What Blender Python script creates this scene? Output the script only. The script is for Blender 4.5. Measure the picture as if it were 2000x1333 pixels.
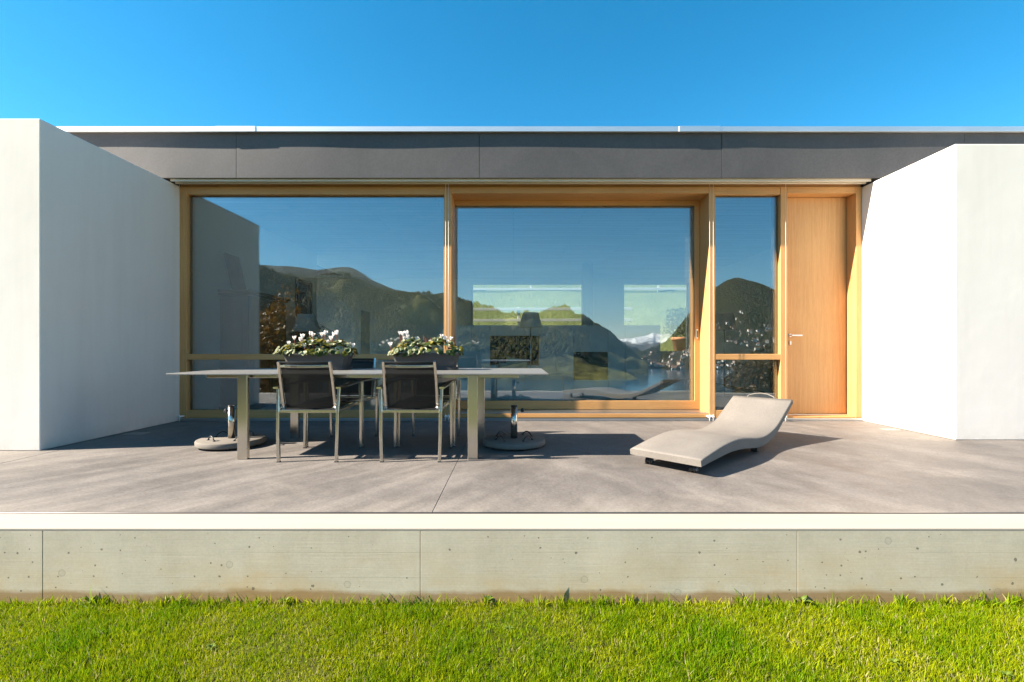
import bpy, bmesh, math, random
import numpy as np
from mathutils import Vector, Matrix, noise as mnoise

R = math.radians
rng = random.Random(7)
nrng = np.random.default_rng(11)
scene = bpy.context.scene
for o in list(bpy.data.objects):
    bpy.data.objects.remove(o)

# ------------------------------------------------------------------ camera
CAM_H = 0.95
cam_d = bpy.data.cameras.new('camera')
cam = bpy.data.objects.new('camera', cam_d)
scene.collection.objects.link(cam)
cam.location = (0, 0, CAM_H)
cam.rotation_euler = (R(90), 0, 0)
cam_d.sensor_width = 36
cam_d.lens = 36 * 944 / 2000
cam_d.shift_x = -0.0015
cam_d.shift_y = 0.00725
cam_d.clip_start = 0.05
cam_d.clip_end = 80000
scene.camera = cam

# ------------------------------------------------------------------ sky and sun
SUN = Vector((-1.43, -0.265, 1.0)).normalized()
elev = math.asin(SUN.z)
azim = math.atan2(SUN.x, SUN.y)
world = bpy.data.worlds.new('World')
scene.world = world
world.use_nodes = True
wn = world.node_tree.nodes
wl = world.node_tree.links
for n in list(wn):
    wn.remove(n)
w_out = wn.new('ShaderNodeOutputWorld')
w_bg = wn.new('ShaderNodeBackground')
w_sky = wn.new('ShaderNodeTexSky')
w_sky.sky_type = 'NISHITA'
w_sky.sun_disc = False
w_sky.sun_elevation = elev
w_sky.sun_rotation = azim
w_sky.altitude = 600
w_sky.air_density = 1.0
w_sky.dust_density = 0.15
w_sky.ozone_density = 4.0
w_hs = wn.new('ShaderNodeHueSaturation')
w_hs.inputs['Saturation'].default_value = 1.32
w_hs.inputs['Hue'].default_value = 0.482
wl.new(w_sky.outputs[0], w_hs.inputs['Color'])
wl.new(w_hs.outputs[0], w_bg.inputs[0])
wl.new(w_bg.outputs[0], w_out.inputs[0])
w_bg.inputs[1].default_value = 0.060

sun_d = bpy.data.lights.new('sun', 'SUN')
sun_d.energy = 5.0
sun_d.angle = R(0.5)
sun_d.color = (1.0, 0.89, 0.74)
sun = bpy.data.objects.new('sun', sun_d)
scene.collection.objects.link(sun)
sun.rotation_euler = SUN.to_track_quat('Z', 'Y').to_euler()
sun.location = (-20, -4, 20)

vs = scene.view_settings
vs.view_transform = 'Standard'
vs.look = 'None'
vs.gamma = 1
vs.exposure = 2.05
vs.use_curve_mapping = False
cy = scene.cycles
cy.use_denoising = True
try:
    cy.denoiser = 'OPENIMAGEDENOISE'
except Exception:
    pass
cy.max_bounces = 7
cy.diffuse_bounces = 5
cy.glossy_bounces = 4
cy.transparent_max_bounces = 16
cy.transmission_bounces = 4
cy.caustics_reflective = False
cy.caustics_refractive = False
cy.sample_clamp_indirect = 6

# ------------------------------------------------------------------ material helpers
def srgb(r, g, b):
    f = lambda c: (c / 12.92 if c <= 0.04045 else ((c + 0.055) / 1.055) ** 2.4)
    return (f(r / 255), f(g / 255), f(b / 255), 1)

def col(c):
    return (c[0], c[1], c[2], 1)

class NT:
    def __init__(s, name):
        s.m = bpy.data.materials.new(name)
        s.m.use_nodes = True
        s.t = s.m.node_tree
        s.n = s.t.nodes
        for x in list(s.n):
            s.n.remove(x)
        s.out = s.n.new('ShaderNodeOutputMaterial')
        s.p = None
    def L(s, a, b):
        s.t.links.new(a, b)
    def principled(s, rough=0.6, metal=0.0, spec=0.5):
        s.p = s.n.new('ShaderNodeBsdfPrincipled')
        s.p.inputs['Roughness'].default_value = rough
        s.p.inputs['Metallic'].default_value = metal
        s.p.inputs['Specular IOR Level'].default_value = spec
        s.L(s.p.outputs[0], s.out.inputs[0])
        return s.p
    def coords(s, scale=(1, 1, 1), rot=(0, 0, 0), kind='Object'):
        tc = s.n.new('ShaderNodeTexCoord')
        mp = s.n.new('ShaderNodeMapping')
        mp.inputs['Scale'].default_value = scale
        mp.inputs['Rotation'].default_value = rot
        s.L(tc.outputs[kind], mp.inputs[0])
        return mp.outputs[0]
    def world(s, scale=(1, 1, 1), rot=(0, 0, 0)):
        g = s.n.new('ShaderNodeNewGeometry')
        mp = s.n.new('ShaderNodeMapping')
        mp.inputs['Scale'].default_value = scale
        mp.inputs['Rotation'].default_value = rot
        s.L(g.outputs['Position'], mp.inputs[0])
        return mp.outputs[0]
    def noise(s, vec, scale=5, detail=4, rough=0.55, dist=0.0):
        n = s.n.new('ShaderNodeTexNoise')
        n.inputs['Scale'].default_value = scale
        n.inputs['Detail'].default_value = detail
        n.inputs['Roughness'].default_value = rough
        n.inputs['Distortion'].default_value = dist
        s.L(vec, n.inputs['Vector'])
        return n.outputs['Fac']
    def voro(s, vec, scale=5, feature='F1'):
        n = s.n.new('ShaderNodeTexVoronoi')
        n.feature = feature
        n.inputs['Scale'].default_value = scale
        s.L(vec, n.inputs['Vector'])
        return n
    def ramp(s, fac, stops):
        n = s.n.new('ShaderNodeValToRGB')
        cr = n.color_ramp
        while len(cr.elements) < len(stops):
            cr.elements.new(0.5)
        for e, (p, c) in zip(cr.elements, stops):
            e.position = p
            e.color = col(c) if not isinstance(c, (int, float)) else (c, c, c, 1)
        s.L(fac, n.inputs[0])
        return n.outputs[0]
    def mix(s, fac, a, b, mode='MIX'):
        n = s.n.new('ShaderNodeMix')
        n.data_type = 'RGBA'
        n.blend_type = mode
        for inp, v in ((n.inputs[0], fac), (n.inputs[6], a), (n.inputs[7], b)):
            if isinstance(v, (int, float)):
                inp.default_value = v
            elif isinstance(v, (tuple, list)):
                inp.default_value = col(v)
            else:
                s.L(v, inp)
        return n.outputs[2]
    def math(s, op, a, b=0.0, clamp=False):
        n = s.n.new('ShaderNodeMath')
        n.operation = op
        n.use_clamp = clamp
        for inp, v in ((n.inputs[0], a), (n.inputs[1], b)):
            if isinstance(v, (int, float)):
                inp.default_value = v
            else:
                s.L(v, inp)
        return n.outputs[0]
    def bump(s, h, strength=0.3, dist=0.01):
        n = s.n.new('ShaderNodeBump')
        n.inputs['Strength'].default_value = strength
        n.inputs['Distance'].default_value = dist
        s.L(h, n.inputs['Height'])
        s.L(n.outputs[0], s.p.inputs['Normal'])
    def sep(s, vec):
        n = s.n.new('ShaderNodeSeparateXYZ')
        s.L(vec, n.inputs[0])
        return n.outputs

M = {}

def simple(name, c, rough=0.6, metal=0.0, var=0.12, scale=8, stretch=(1, 1, 1), bump=0.0, bscale=60, spec=0.5):
    t = NT(name)
    t.principled(rough, metal, spec)
    v = t.coords(stretch)
    f = t.noise(v, scale, 5)
    a = tuple(x * (1 - var) for x in c[:3])
    b = tuple(min(1, x * (1 + var)) for x in c[:3])
    t.L(t.ramp(f, [(0.3, a), (0.7, b)]), t.p.inputs['Base Color'])
    if bump:
        t.bump(t.noise(v, bscale, 4), bump, 0.004)
    M[name] = t.m
    return t.m

def wood(name, c1, c2, stretch, rough=0.5):
    t = NT(name)
    t.principled(rough, 0, 0.35)
    v = t.world(stretch)
    f1 = t.noise(v, 5, 6, 0.6, 0.6)
    f2 = t.noise(v, 28, 4, 0.6, 0.2)
    f3 = t.noise(t.world((0.8, 0.8, 0.8)), 1.6, 2)
    c = t.ramp(f1, [(0.25, c1), (0.75, c2)])
    d = t.ramp(f2, [(0.3, (0.86, 0.84, 0.82)), (0.6, (1.0, 1.0, 1.0))])
    e = t.ramp(f3, [(0.3, (0.9, 0.88, 0.86)), (0.7, (1.0, 1.0, 1.0))])
    cc = t.mix(1.0, t.mix(1.0, c, d, 'MULTIPLY'), e, 'MULTIPLY')
    t.L(cc, t.p.inputs['Base Color'])
    t.bump(f2, 0.08, 0.002)
    M[name] = t.m

W1, W2 = (0.52, 0.265, 0.090), (0.66, 0.365, 0.142)
wood('wood_v', W1, W2, (14, 14, 0.5))
wood('wood_h', W1, W2, (0.5, 14, 14))
wood('wood_beam', (0.33, 0.155, 0.05), (0.50, 0.26, 0.10), (0.6, 9, 9), 0.65)
wood('wood_door', (0.54, 0.285, 0.102), (0.67, 0.385, 0.155), (10, 10, 0.35))
wood('wood_dark', (0.10, 0.048, 0.034), (0.16, 0.078, 0.055), (8, 8, 0.8), 0.4)
wood('fence_wood', (0.42, 0.38, 0.33), (0.6, 0.56, 0.5), (1, 6, 6), 0.8)

# white stucco
t = NT('stucco')
t.principled(0.85, 0, 0.2)
v = t.world()
f = t.noise(v, 0.9, 6, 0.65, 0.4)
c = t.ramp(f, [(0.3, (0.745, 0.69, 0.625)), (0.7, (0.79, 0.74, 0.675))])
st = t.noise(t.world((2.2, 2.2, 0.16)), 1.5, 5, 0.65)
c = t.mix(0.35, c, t.mix(1.0, c, t.ramp(st, [(0.36, (0.86, 0.85, 0.83)), (0.56, (1.0, 1.0, 1.0))]), 'MULTIPLY'))
zz = t.sep(v)[2]
dirt = t.math('MULTIPLY', t.math('SUBTRACT', 1.0, t.math('MULTIPLY', zz, 7.0), True), t.ramp(t.noise(v, 6, 5, 0.7), [(0.35, 0.0), (0.7, 0.5)]))
c = t.mix(dirt, c, (0.50, 0.45, 0.39))
t.L(c, t.p.inputs['Base Color'])
t.bump(t.math('ADD', t.noise(v, 140, 3), t.math('ADD', t.math('MULTIPLY', t.noise(v, 9, 4), 1.6), t.math('MULTIPLY', t.noise(v, 2.2, 3), 3.0))), 0.18, 0.004)
M['stucco'] = t.m
simple('plaster', (0.88, 0.88, 0.86), 0.9, var=0.03, scale=2)

# fascia: grey fibre cement, faint mottling
t = NT('fascia')
t.principled(0.55, 0, 0.4)
v = t.world()
f = t.noise(v, 1.3, 6, 0.65, 0.8)
g = t.noise(v, 40, 3)
c = t.ramp(f, [(0.25, (0.064, 0.060, 0.060)), (0.75, (0.094, 0.088, 0.087))])
t.L(t.mix(0.08, c, t.ramp(g, [(0.4, 0.04), (0.6, 0.16)])), t.p.inputs['Base Color'])
M['fascia'] = t.m
simple('aluminium', (0.70, 0.71, 0.71), 0.42, 0.85, var=0.05, scale=1.5)
simple('rail_metal', (0.66, 0.60, 0.50), 0.5, 0.2, var=0.06, scale=2)
simple('threshold_metal', (0.5, 0.52, 0.54), 0.28, 0.95, var=0.08, scale=1.2)
simple('white_metal', (0.75, 0.75, 0.73), 0.4, 0.2, var=0.03)
simple('edge_metal', (0.16, 0.15, 0.15), 0.35, 0.9, var=0.2, scale=2)
simple('plate_metal', (0.24, 0.22, 0.2), 0.5, 0.3, var=0.1)
simple('soffit', (0.45, 0.40, 0.33), 0.6, 0.0, var=0.08, scale=2)

# stainless steel, brushed
t = NT('steel')
t.principled(0.33, 1.0)
v = t.coords((420, 420, 3))
f = t.noise(v, 1.0, 4)
t.L(t.ramp(f, [(0.3, (0.56, 0.52, 0.455)), (0.7, (0.59, 0.55, 0.48))]), t.p.inputs['Base Color'])
t.p.inputs['Roughness'].default_value = 0.2
M['steel'] = t.m

# black textilene mesh, a little see-through
t = NT('mesh_fabric')
t.principled(0.6, 0, 0.3)
t.p.inputs['Base Color'].default_value = (0.006, 0.006, 0.006, 1)
tr = t.n.new('ShaderNodeBsdfTransparent')
mx = t.n.new('ShaderNodeMixShader')
v = t.coords((1, 1, 1))
w = t.noise(v, 900, 1)
t.L(t.ramp(w, [(0.35, 0.0), (0.7, 0.16)]), mx.inputs[0])
t.L(t.p.outputs[0], mx.inputs[1])
t.L(tr.outputs[0], mx.inputs[2])
t.L(mx.outputs[0], t.out.inputs[0])
M['mesh_fabric'] = t.m
simple('black_plastic', (0.015, 0.015, 0.016), 0.45, var=0.1)
simple('planter_plastic', (0.050, 0.047, 0.045), 0.55, var=0.1, scale=6, bump=0.1, bscale=120)
simple('soil', (0.035, 0.024, 0.016), 0.95, var=0.4, scale=60, bump=0.6, bscale=90)

# table stone
t = NT('table_stone')
t.principled(0.42, 0, 0.5)
v = t.coords()
sp = t.noise(v, 260, 2, 0.7)
lg = t.noise(v, 3, 4)
c = t.ramp(sp, [(0.32, (0.05, 0.05, 0.05)), (0.5, (0.14, 0.138, 0.132)), (0.68, (0.25, 0.245, 0.235))])
t.L(t.mix(0.25, c, t.ramp(lg, [(0.3, (0.11, 0.107, 0.104)), (0.7, (0.20, 0.195, 0.187))])), t.p.inputs['Base Color'])
M['table_stone'] = t.m

# cast concrete umbrella foot
simple('foot_concrete', (0.15, 0.132, 0.112), 0.85, var=0.08, scale=14, bump=0.25, bscale=160)
# fibre cement lounger
t = NT('lounger_shell')
t.principled(0.8, 0, 0.25)
v = t.coords()
f = t.noise(v, 3.0, 6, 0.65)
g = t.noise(v, 70, 3)
c = t.ramp(f, [(0.3, (0.148, 0.131, 0.115)), (0.7, (0.182, 0.162, 0.142))])
t.L(t.mix(0.10, c, t.ramp(g, [(0.4, 0.10), (0.6, 0.27)])), t.p.inputs['Base Color'])
t.bump(g, 0.15, 0.002)
M['lounger_shell'] = t.m

# terrace slab: brown grey power-floated concrete with sweeping trowel streaks
t = NT('terrace')
t.principled(0.7, 0, 0.35)
wv = t.world()
sw = t.n.new('ShaderNodeVectorMath'); sw.operation = 'ADD'
nz = t.n.new('ShaderNodeTexNoise'); nz.inputs['Scale'].default_value = 0.35; nz.inputs['Detail'].default_value = 2
t.L(wv, nz.inputs['Vector'])
sc_ = t.n.new('ShaderNodeVectorMath'); sc_.operation = 'SCALE'; sc_.inputs['Scale'].default_value = 0.9
t.L(nz.outputs['Color'], sc_.inputs[0])
t.L(wv, sw.inputs[0]); t.L(sc_.outputs[0], sw.inputs[1])
mp = t.n.new('ShaderNodeMapping'); mp.vector_type = 'TEXTURE'; mp.inputs['Rotation'].default_value = (0, 0, R(58)); mp.inputs['Scale'].default_value = (2.4, 0.26, 1)
t.L(sw.outputs[0], mp.inputs[0])
mp2 = t.n.new('ShaderNodeMapping'); mp2.vector_type = 'TEXTURE'; mp2.inputs['Rotation'].default_value = (0, 0, R(112)); mp2.inputs['Scale'].default_value = (2.2, 0.36, 1)
t.L(sw.outputs[0], mp2.inputs[0])
streak_l = t.noise(mp.outputs[0], 1.6, 8, 0.62)
streak_r = t.noise(mp2.outputs[0], 1.6, 8, 0.62)
side = t.ramp(t.math('MULTIPLY_ADD', t.sep(wv)[0], 0.25), [(0.0, 0.0), (1.0, 1.0)])
sx = t.sep(wv)[0]
sfac = t.math('ADD', t.math('MULTIPLY', sx, 0.35), 0.35, True)
streak = t.mix(sfac, streak_l, streak_r)
blot = t.noise(wv, 0.75, 5, 0.6)
fine = t.noise(wv, 55, 4, 0.7)
pale = t.noise(mp.outputs[0], 0.9, 5, 0.6)
c = t.ramp(streak, [(0.30, (0.078, 0.067, 0.060)), (0.5, (0.112, 0.097, 0.087)), (0.70, (0.178, 0.157, 0.139))])
c = t.mix(0.48, c, t.ramp(blot, [(0.3, (0.078, 0.066, 0.060)), (0.68, (0.165, 0.142, 0.124))]))
# pale worn cement laitance along the front edge and at the left end
yfront = t.math('SUBTRACT', 1.0, t.math('MULTIPLY', t.math('SUBTRACT', t.sep(wv)[1], 2.80), 2.6), True)
xleft = t.math('MULTIPLY', t.math('SUBTRACT', -3.6, t.sep(wv)[0]), 1.1, True)
wear = t.math('MAXIMUM', t.math('MULTIPLY', yfront, 0.75), xleft)
pm_ = t.math('MULTIPLY', wear, t.ramp(pale, [(0.34, 0.0), (0.62, 1.0)]))
sp2 = t.ramp(t.noise(wv, 1.1, 7, 0.7, 0.6), [(0.55, 0.0), (0.72, 0.60)])
pm_ = t.math('MAXIMUM', pm_, sp2)
c = t.mix(pm_, c, (0.27, 0.235, 0.195))
mott = t.noise(wv, 9, 6, 0.75)
c = t.mix(0.30, c, t.ramp(mott, [(0.34, (0.070, 0.060, 0.053)), (0.66, (0.180, 0.158, 0.138))]))
c = t.mix(0.20, c, t.ramp(fine, [(0.35, 0.04), (0.65, 0.26)]))
pat = t.noise(wv, 1.5, 8, 0.7, 0.9)
c = t.mix(1.0, c, t.ramp(pat, [(0.36, (0.77, 0.765, 0.765)), (0.62, (1.0, 1.0, 1.0))]), 'MULTIPLY')
c = t.mix(1.0, c, t.ramp(streak, [(0.34, (0.84, 0.835, 0.835)), (0.60, (1.0, 1.0, 1.0))]), 'MULTIPLY')
c = t.mix(1.0, c, (1.22, 1.22, 1.225), 'MULTIPLY')
t.L(c, t.p.inputs['Base Color'])
t.L(t.ramp(streak, [(0.3, 0.55), (0.7, 0.8)]), t.p.inputs['Roughness'])
t.bump(t.math('ADD', t.noise(wv, 130, 3), t.math('MULTIPLY', streak, 1.2)), 0.10, 0.004)
M['terrace'] = t.m

# board-marked retaining wall concrete
t = NT('wall_concrete')
t.principled(0.85, 0, 0.25)
wv = t.world()
gr = t.noise(t.world((0.9, 1, 34)), 2.2, 6, 0.7)
gr2 = t.noise(t.world((2.2, 1, 120)), 1.5, 4, 0.65)
bl = t.noise(wv, 2.1, 7, 0.65)
ver = t.noise(t.world((6, 1, 0.8)), 1.2, 5, 0.65)
fine = t.noise(wv, 70, 4, 0.7)
c = t.ramp(bl, [(0.3, (0.40, 0.345, 0.245)), (0.5, (0.485, 0.425, 0.315)), (0.7, (0.555, 0.50, 0.385))])
c = t.mix(0.18, c, t.ramp(gr, [(0.3, (0.41, 0.36, 0.26)), (0.7, (0.57, 0.51, 0.39))]))
bl2 = t.noise(wv, 5.5, 6, 0.7, 0.5)
c = t.mix(0.28, c, t.ramp(bl2, [(0.34, (0.34, 0.31, 0.24)), (0.64, (0.58, 0.525, 0.42))]))
c = t.mix(0.25, c, t.ramp(ver, [(0.35, (0.41, 0.37, 0.275)), (0.65, (0.55, 0.495, 0.38))]))
c = t.mix(0.10, c, t.ramp(fine, [(0.35, 0.22), (0.65, 0.6)]))
z = t.sep(wv)[2]
och = t.noise(t.world((1.1, 1, 2.0)), 1.7, 6, 0.65)
lowband = t.math('MULTIPLY', t.math('SUBTRACT', -0.08, z), 3.2, True)
stain = t.math('MULTIPLY', t.ramp(och, [(0.42, 0.0), (0.64, 0.75)]), lowband)
base_edge = t.math('MULTIPLY', t.math('SUBTRACT', t.math('ADD', -0.365, t.math('MULTIPLY', och, 0.085)), z), 40.0, True)
c = t.mix(stain, c, (0.46, 0.315, 0.135))
c = t.mix(t.math('MULTIPLY', base_edge, 0.8), c, (0.25, 0.15, 0.055))
c = t.mix(1.0, c, (1.03, 1.0, 1.0), 'MULTIPLY')
# bug holes of two sizes, knot rings and board joints left by the shuttering
flat = t.world((1, 1, 1), (R(90), 0, 0))
def voro2(scale):
    n = t.n.new('ShaderNodeTexVoronoi'); n.voronoi_dimensions = '2D'
    n.inputs['Scale'].default_value = scale
    t.L(flat, n.inputs['Vector'])
    return n
v1, v2, v3 = voro2(6.0), voro2(15.0), voro2(2.3)
wob = t.math('MULTIPLY', t.math('SUBTRACT', fine, 0.5), 0.10)
r1 = t.sep(v1.outputs['Color']); r2 = t.sep(v2.outputs['Color']); r3 = t.sep(v3.outputs['Color'])
hs1 = t.math('LESS_THAN', t.math('ADD', v1.outputs['Distance'], wob), t.math('MULTIPLY', r1[1], 0.055))
hs2 = t.math('LESS_THAN', t.math('ADD', v2.outputs['Distance'], wob), t.math('MULTIPLY', r2[1], 0.085))
holes = t.math('MAXIMUM', t.math('MULTIPLY', hs1, t.math('GREATER_THAN', r1[0], t.ramp(t.noise(wv, 1.3, 3), [(0.35, 0.95), (0.65, 0.35)]))), t.math('MULTIPLY', hs2, t.math('GREATER_THAN', r2[0], t.ramp(t.noise(wv, 1.9, 3), [(0.35, 1.0), (0.65, 0.45)]))))
c = t.mix(t.math('MULTIPLY', holes, 0.75), c, (0.10, 0.088, 0.060))
ring = t.math('MULTIPLY', t.math('LESS_THAN', t.math('ABSOLUTE', t.math('SUBTRACT', t.math('ADD', v3.outputs['Distance'], t.math('MULTIPLY', wob, 0.25)), 0.040)), 0.0055), t.math('GREATER_THAN', r3[0], 0.5))
disc = t.math('MULTIPLY', t.math('LESS_THAN', v3.outputs['Distance'], 0.040), t.math('GREATER_THAN', r3[0], 0.5))
c = t.mix(t.math('MULTIPLY', disc, 0.18), c, (0.25, 0.23, 0.175))
c = t.mix(t.math('MULTIPLY', ring, 0.30), c, (0.18, 0.16, 0.12))
bd = t.math('FRACT', t.math('MULTIPLY', z, 7.6))
seam = t.math('MULTIPLY', t.math('LESS_THAN', bd, 0.018), t.ramp(t.noise(t.world((1.3, 1, 0.01)), 1.0, 2), [(0.48, 0.0), (0.56, 1.0)]))
c = t.mix(t.math('MULTIPLY', seam, 0.35), c, (0.20, 0.18, 0.13))
t.L(c, t.p.inputs['Base Color'])
hgt = t.math('SUBTRACT', t.math('ADD', t.math('MULTIPLY', gr2, 0.5), t.math('MULTIPLY', gr, 0.6)), t.math('ADD', t.math('MULTIPLY', holes, 1.6), t.math('MULTIPLY', t.math('ADD', seam, ring), 0.6)))
t.bump(hgt, 0.20, 0.004)
M['wall_concrete'] = t.m

simple('coping', (0.32, 0.287, 0.243), 0.85, var=0.05, scale=3, stretch=(0.4, 3, 1), bump=0.1)
# glazing: coated panes that mirror part of the view and let the rest through
t = NT('glass')
gl = t.n.new('ShaderNodeBsdfGlossy'); gl.inputs['Roughness'].default_value = 0.0
gl.inputs['Color'].default_value = (0.93, 0.97, 1.0, 1)
tr = t.n.new('ShaderNodeBsdfTransparent'); tr.inputs['Color'].default_value = (0.95, 1.0, 0.995, 1)
fr = t.n.new('ShaderNodeFresnel'); fr.inputs['IOR'].default_value = 1.5
bpn = t.n.new('ShaderNodeBump'); bpn.inputs['Strength'].default_value = 0.3; bpn.inputs['Distance'].default_value = 0.006
t.L(t.noise(t.world(), 0.9, 2), bpn.inputs['Height']); t.L(bpn.outputs[0], gl.inputs['Normal'])
fac = t.math('ADD', fr.outputs[0], 0.135, True)
mx = t.n.new('ShaderNodeMixShader')
t.L(fac, mx.inputs[0]); t.L(tr.outputs[0], mx.inputs[1]); t.L(gl.outputs[0], mx.inputs[2])
t.L(mx.outputs[0], t.out.inputs[0])
M['glass'] = t.m

t = NT('clear_glass')
gl = t.n.new('ShaderNodeBsdfGlossy'); gl.inputs['Roughness'].default_value = 0.0
tr = t.n.new('ShaderNodeBsdfTransparent'); tr.inputs['Color'].default_value = (0.97, 0.99, 0.98, 1)
fr = t.n.new('ShaderNodeFresnel'); fr.inputs['IOR'].default_value = 1.4
mx = t.n.new('ShaderNodeMixShader')
t.L(fr.outputs[0], mx.inputs[0]); t.L(tr.outputs[0], mx.inputs[1]); t.L(gl.outputs[0], mx.inputs[2])
t.L(mx.outputs[0], t.out.inputs[0])
M['clear_glass'] = t.m

t = NT('ceiling_boards')
t.principled(0.8, 0, 0.3)
br = t.n.new('ShaderNodeTexBrick')
br.inputs['Scale'].default_value = 1.0
br.inputs['Brick Width'].default_value = 2.2
br.inputs['Row Height'].default_value = 0.16
br.inputs['Mortar Size'].default_value = 0.004
br.inputs['Color1'].default_value = (0.68, 0.67, 0.64, 1)
br.inputs['Color2'].default_value = (0.78, 0.77, 0.74, 1)
br.inputs['Mortar'].default_value = (0.25, 0.24, 0.23, 1)
t.L(t.world(), br.inputs['Vector'])
nz = t.noise(t.world((0.6, 6, 1)), 1.5, 5)
t.L(t.mix(0.35, br.outputs['Color'], t.ramp(nz, [(0.3, 0.55), (0.7, 0.8)])), t.p.inputs['Base Color'])
M['ceiling_boards'] = t.m

simple('floor_inside', (0.62, 0.56, 0.48), 0.35, var=0.15, scale=2, stretch=(0.4, 4, 1))
simple('cabinet_white', (0.86, 0.87, 0.86), 0.4, var=0.02)
simple('screen_black', (0.01, 0.011, 0.013), 0.15, var=0.05)
simple('sofa_fabric', (0.72, 0.73, 0.71), 0.9, var=0.04, scale=20)
simple('cushion_fabric', (0.55, 0.5, 0.4), 0.9, var=0.12, scale=12)
t = NT('lamp_shade')
d1 = t.n.new('ShaderNodeBsdfDiffuse'); d1.inputs[0].default_value = (0.80, 0.79, 0.75, 1)
d2 = t.n.new('ShaderNodeBsdfTranslucent'); d2.inputs[0].default_value = (0.78, 0.76, 0.70, 1)
mx = t.n.new('ShaderNodeMixShader')
wv = t.noise(t.coords((1, 1, 1)), 90, 2)
t.L(t.ramp(wv, [(0.3, 0.3), (0.7, 0.4)]), mx.inputs[0])
t.L(d1.outputs[0], mx.inputs[1]); t.L(d2.outputs[0], mx.inputs[2]); t.L(mx.outputs[0], t.out.inputs[0])
M['lamp_shade'] = t.m
simple('chrome', (0.6, 0.6, 0.6), 0.2, 1.0, var=0.03)
simple('terracotta', (0.42, 0.17, 0.08), 0.8, var=0.12, scale=10)
simple('column_paint', (0.62, 0.64, 0.66), 0.35, var=0.03)
simple('picture_paint', (0.16, 0.10, 0.085), 0.6, var=0.5, scale=5)

def leafmat(name, c1, c2, trans=0.35, scale=3.0, rough=0.5):
    t = NT(name)
    p = t.principled(rough, 0, 0.35)
    oi = t.n.new('ShaderNodeObjectInfo')
    f = t.noise(t.world(), scale, 3)
    f = t.math('ADD', t.math('MULTIPLY', f, 0.7), t.math('MULTIPLY', oi.outputs['Random'], 0.3))
    c = t.ramp(f, [(0.3, c1), (0.7, c2)])
    t.L(c, p.inputs['Base Color'])
    tl = t.n.new('ShaderNodeBsdfTranslucent')
    t.L(c, tl.inputs[0])
    mx = t.n.new('ShaderNodeMixShader'); mx.inputs[0].default_value = trans
    t.L(p.outputs[0], mx.inputs[1]); t.L(tl.outputs[0], mx.inputs[2]); t.L(mx.outputs[0], t.out.inputs[0])
    M[name] = t.m

leafmat('leaf_green', (0.018, 0.045, 0.010), (0.075, 0.105, 0.012), 0.3, 14)
leafmat('leaf_yellow', (0.16, 0.14, 0.012), (0.24, 0.19, 0.02), 0.4, 14)
leafmat('leaf_rim', (0.24, 0.28, 0.14), (0.46, 0.46, 0.30), 0.25, 14)
leafmat('petal', (0.86, 0.80, 0.78), (0.90, 0.88, 0.86), 0.35, 30, 0.6)
leafmat('stem_red', (0.26, 0.05, 0.03), (0.34, 0.09, 0.05), 0.15, 30)
leafmat('leaf_dark', (0.012, 0.022, 0.010), (0.03, 0.05, 0.018), 0.2, 6)
leafmat('leaf_autumn', (0.06, 0.035, 0.008), (0.20, 0.10, 0.018), 0.3, 2.0)
leafmat('leaf_olive', (0.03, 0.045, 0.010), (0.11, 0.12, 0.02), 0.3, 2.0)
simple('bark', (0.10, 0.07, 0.05), 0.9, var=0.3, scale=20)

# grass blades coloured blade by blade
t = NT('grass_blade')
p = t.principled(0.6, 0, 0.05)
at = t.n.new('ShaderNodeAttribute'); at.attribute_name = 'blade'
t.L(at.outputs['Color'], p.inputs['Base Color'])
tl = t.n.new('ShaderNodeBsdfTranslucent'); t.L(at.outputs['Color'], tl.inputs[0])
mx = t.n.new('ShaderNodeMixShader'); mx.inputs[0].default_value = 0.42
t.L(p.outputs[0], mx.inputs[1]); t.L(tl.outputs[0], mx.inputs[2]); t.L(mx.outputs[0], t.out.inputs[0])
M['grass_blade'] = t.m

t = NT('lawn_ground')
t.principled(0.95, 0, 0.1)
wv = t.world()
c = t.ramp(t.noise(wv, 22, 6, 0.7), [(0.3, (0.030, 0.032, 0.008)), (0.7, (0.085, 0.095, 0.016))])
t.L(c, t.p.inputs['Base Color'])
t.bump(t.noise(wv, 60, 4), 0.8, 0.02)
M['lawn_ground'] = t.m

t = NT('bank_grass')
t.principled(0.95, 0, 0.1)
wv = t.world()
a = t.noise(wv, 1.1, 6, 0.7)
b = t.noise(wv, 9, 5, 0.75)
c = t.mix(0.5, t.ramp(a, [(0.3, (0.09, 0.105, 0.030)), (0.7, (0.24, 0.25, 0.085))]), t.ramp(b, [(0.3, (0.07, 0.085, 0.022)), (0.7, (0.27, 0.28, 0.11))]))
t.L(c, t.p.inputs['Base Color'])
t.bump(b, 1.0, 0.25)
M['bank_grass'] = t.m

def hillmat(name, forest, meadow, s1, thr, s2):
    t = NT(name)
    t.principled(0.95, 0, 0.05)
    wv = t.world()
    a = t.noise(wv, s1, 6, 0.65, 0.4)
    b = t.noise(wv, s2, 5, 0.75)
    dark = tuple(x * 0.22 for x in forest)
    c = t.ramp(b, [(0.38, dark), (0.60, forest)])
    m = t.ramp(b, [(0.3, tuple(x * 0.6 for x in meadow)), (0.7, meadow)])
    t.L(t.mix(t.ramp(a, [(thr, 0.0), (thr + 0.12, 1.0)]), c, m), t.p.inputs['Base Color'])
    t.bump(b, 1.0, 1.0 / s2 * 0.35)
    M[name] = t.m

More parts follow.
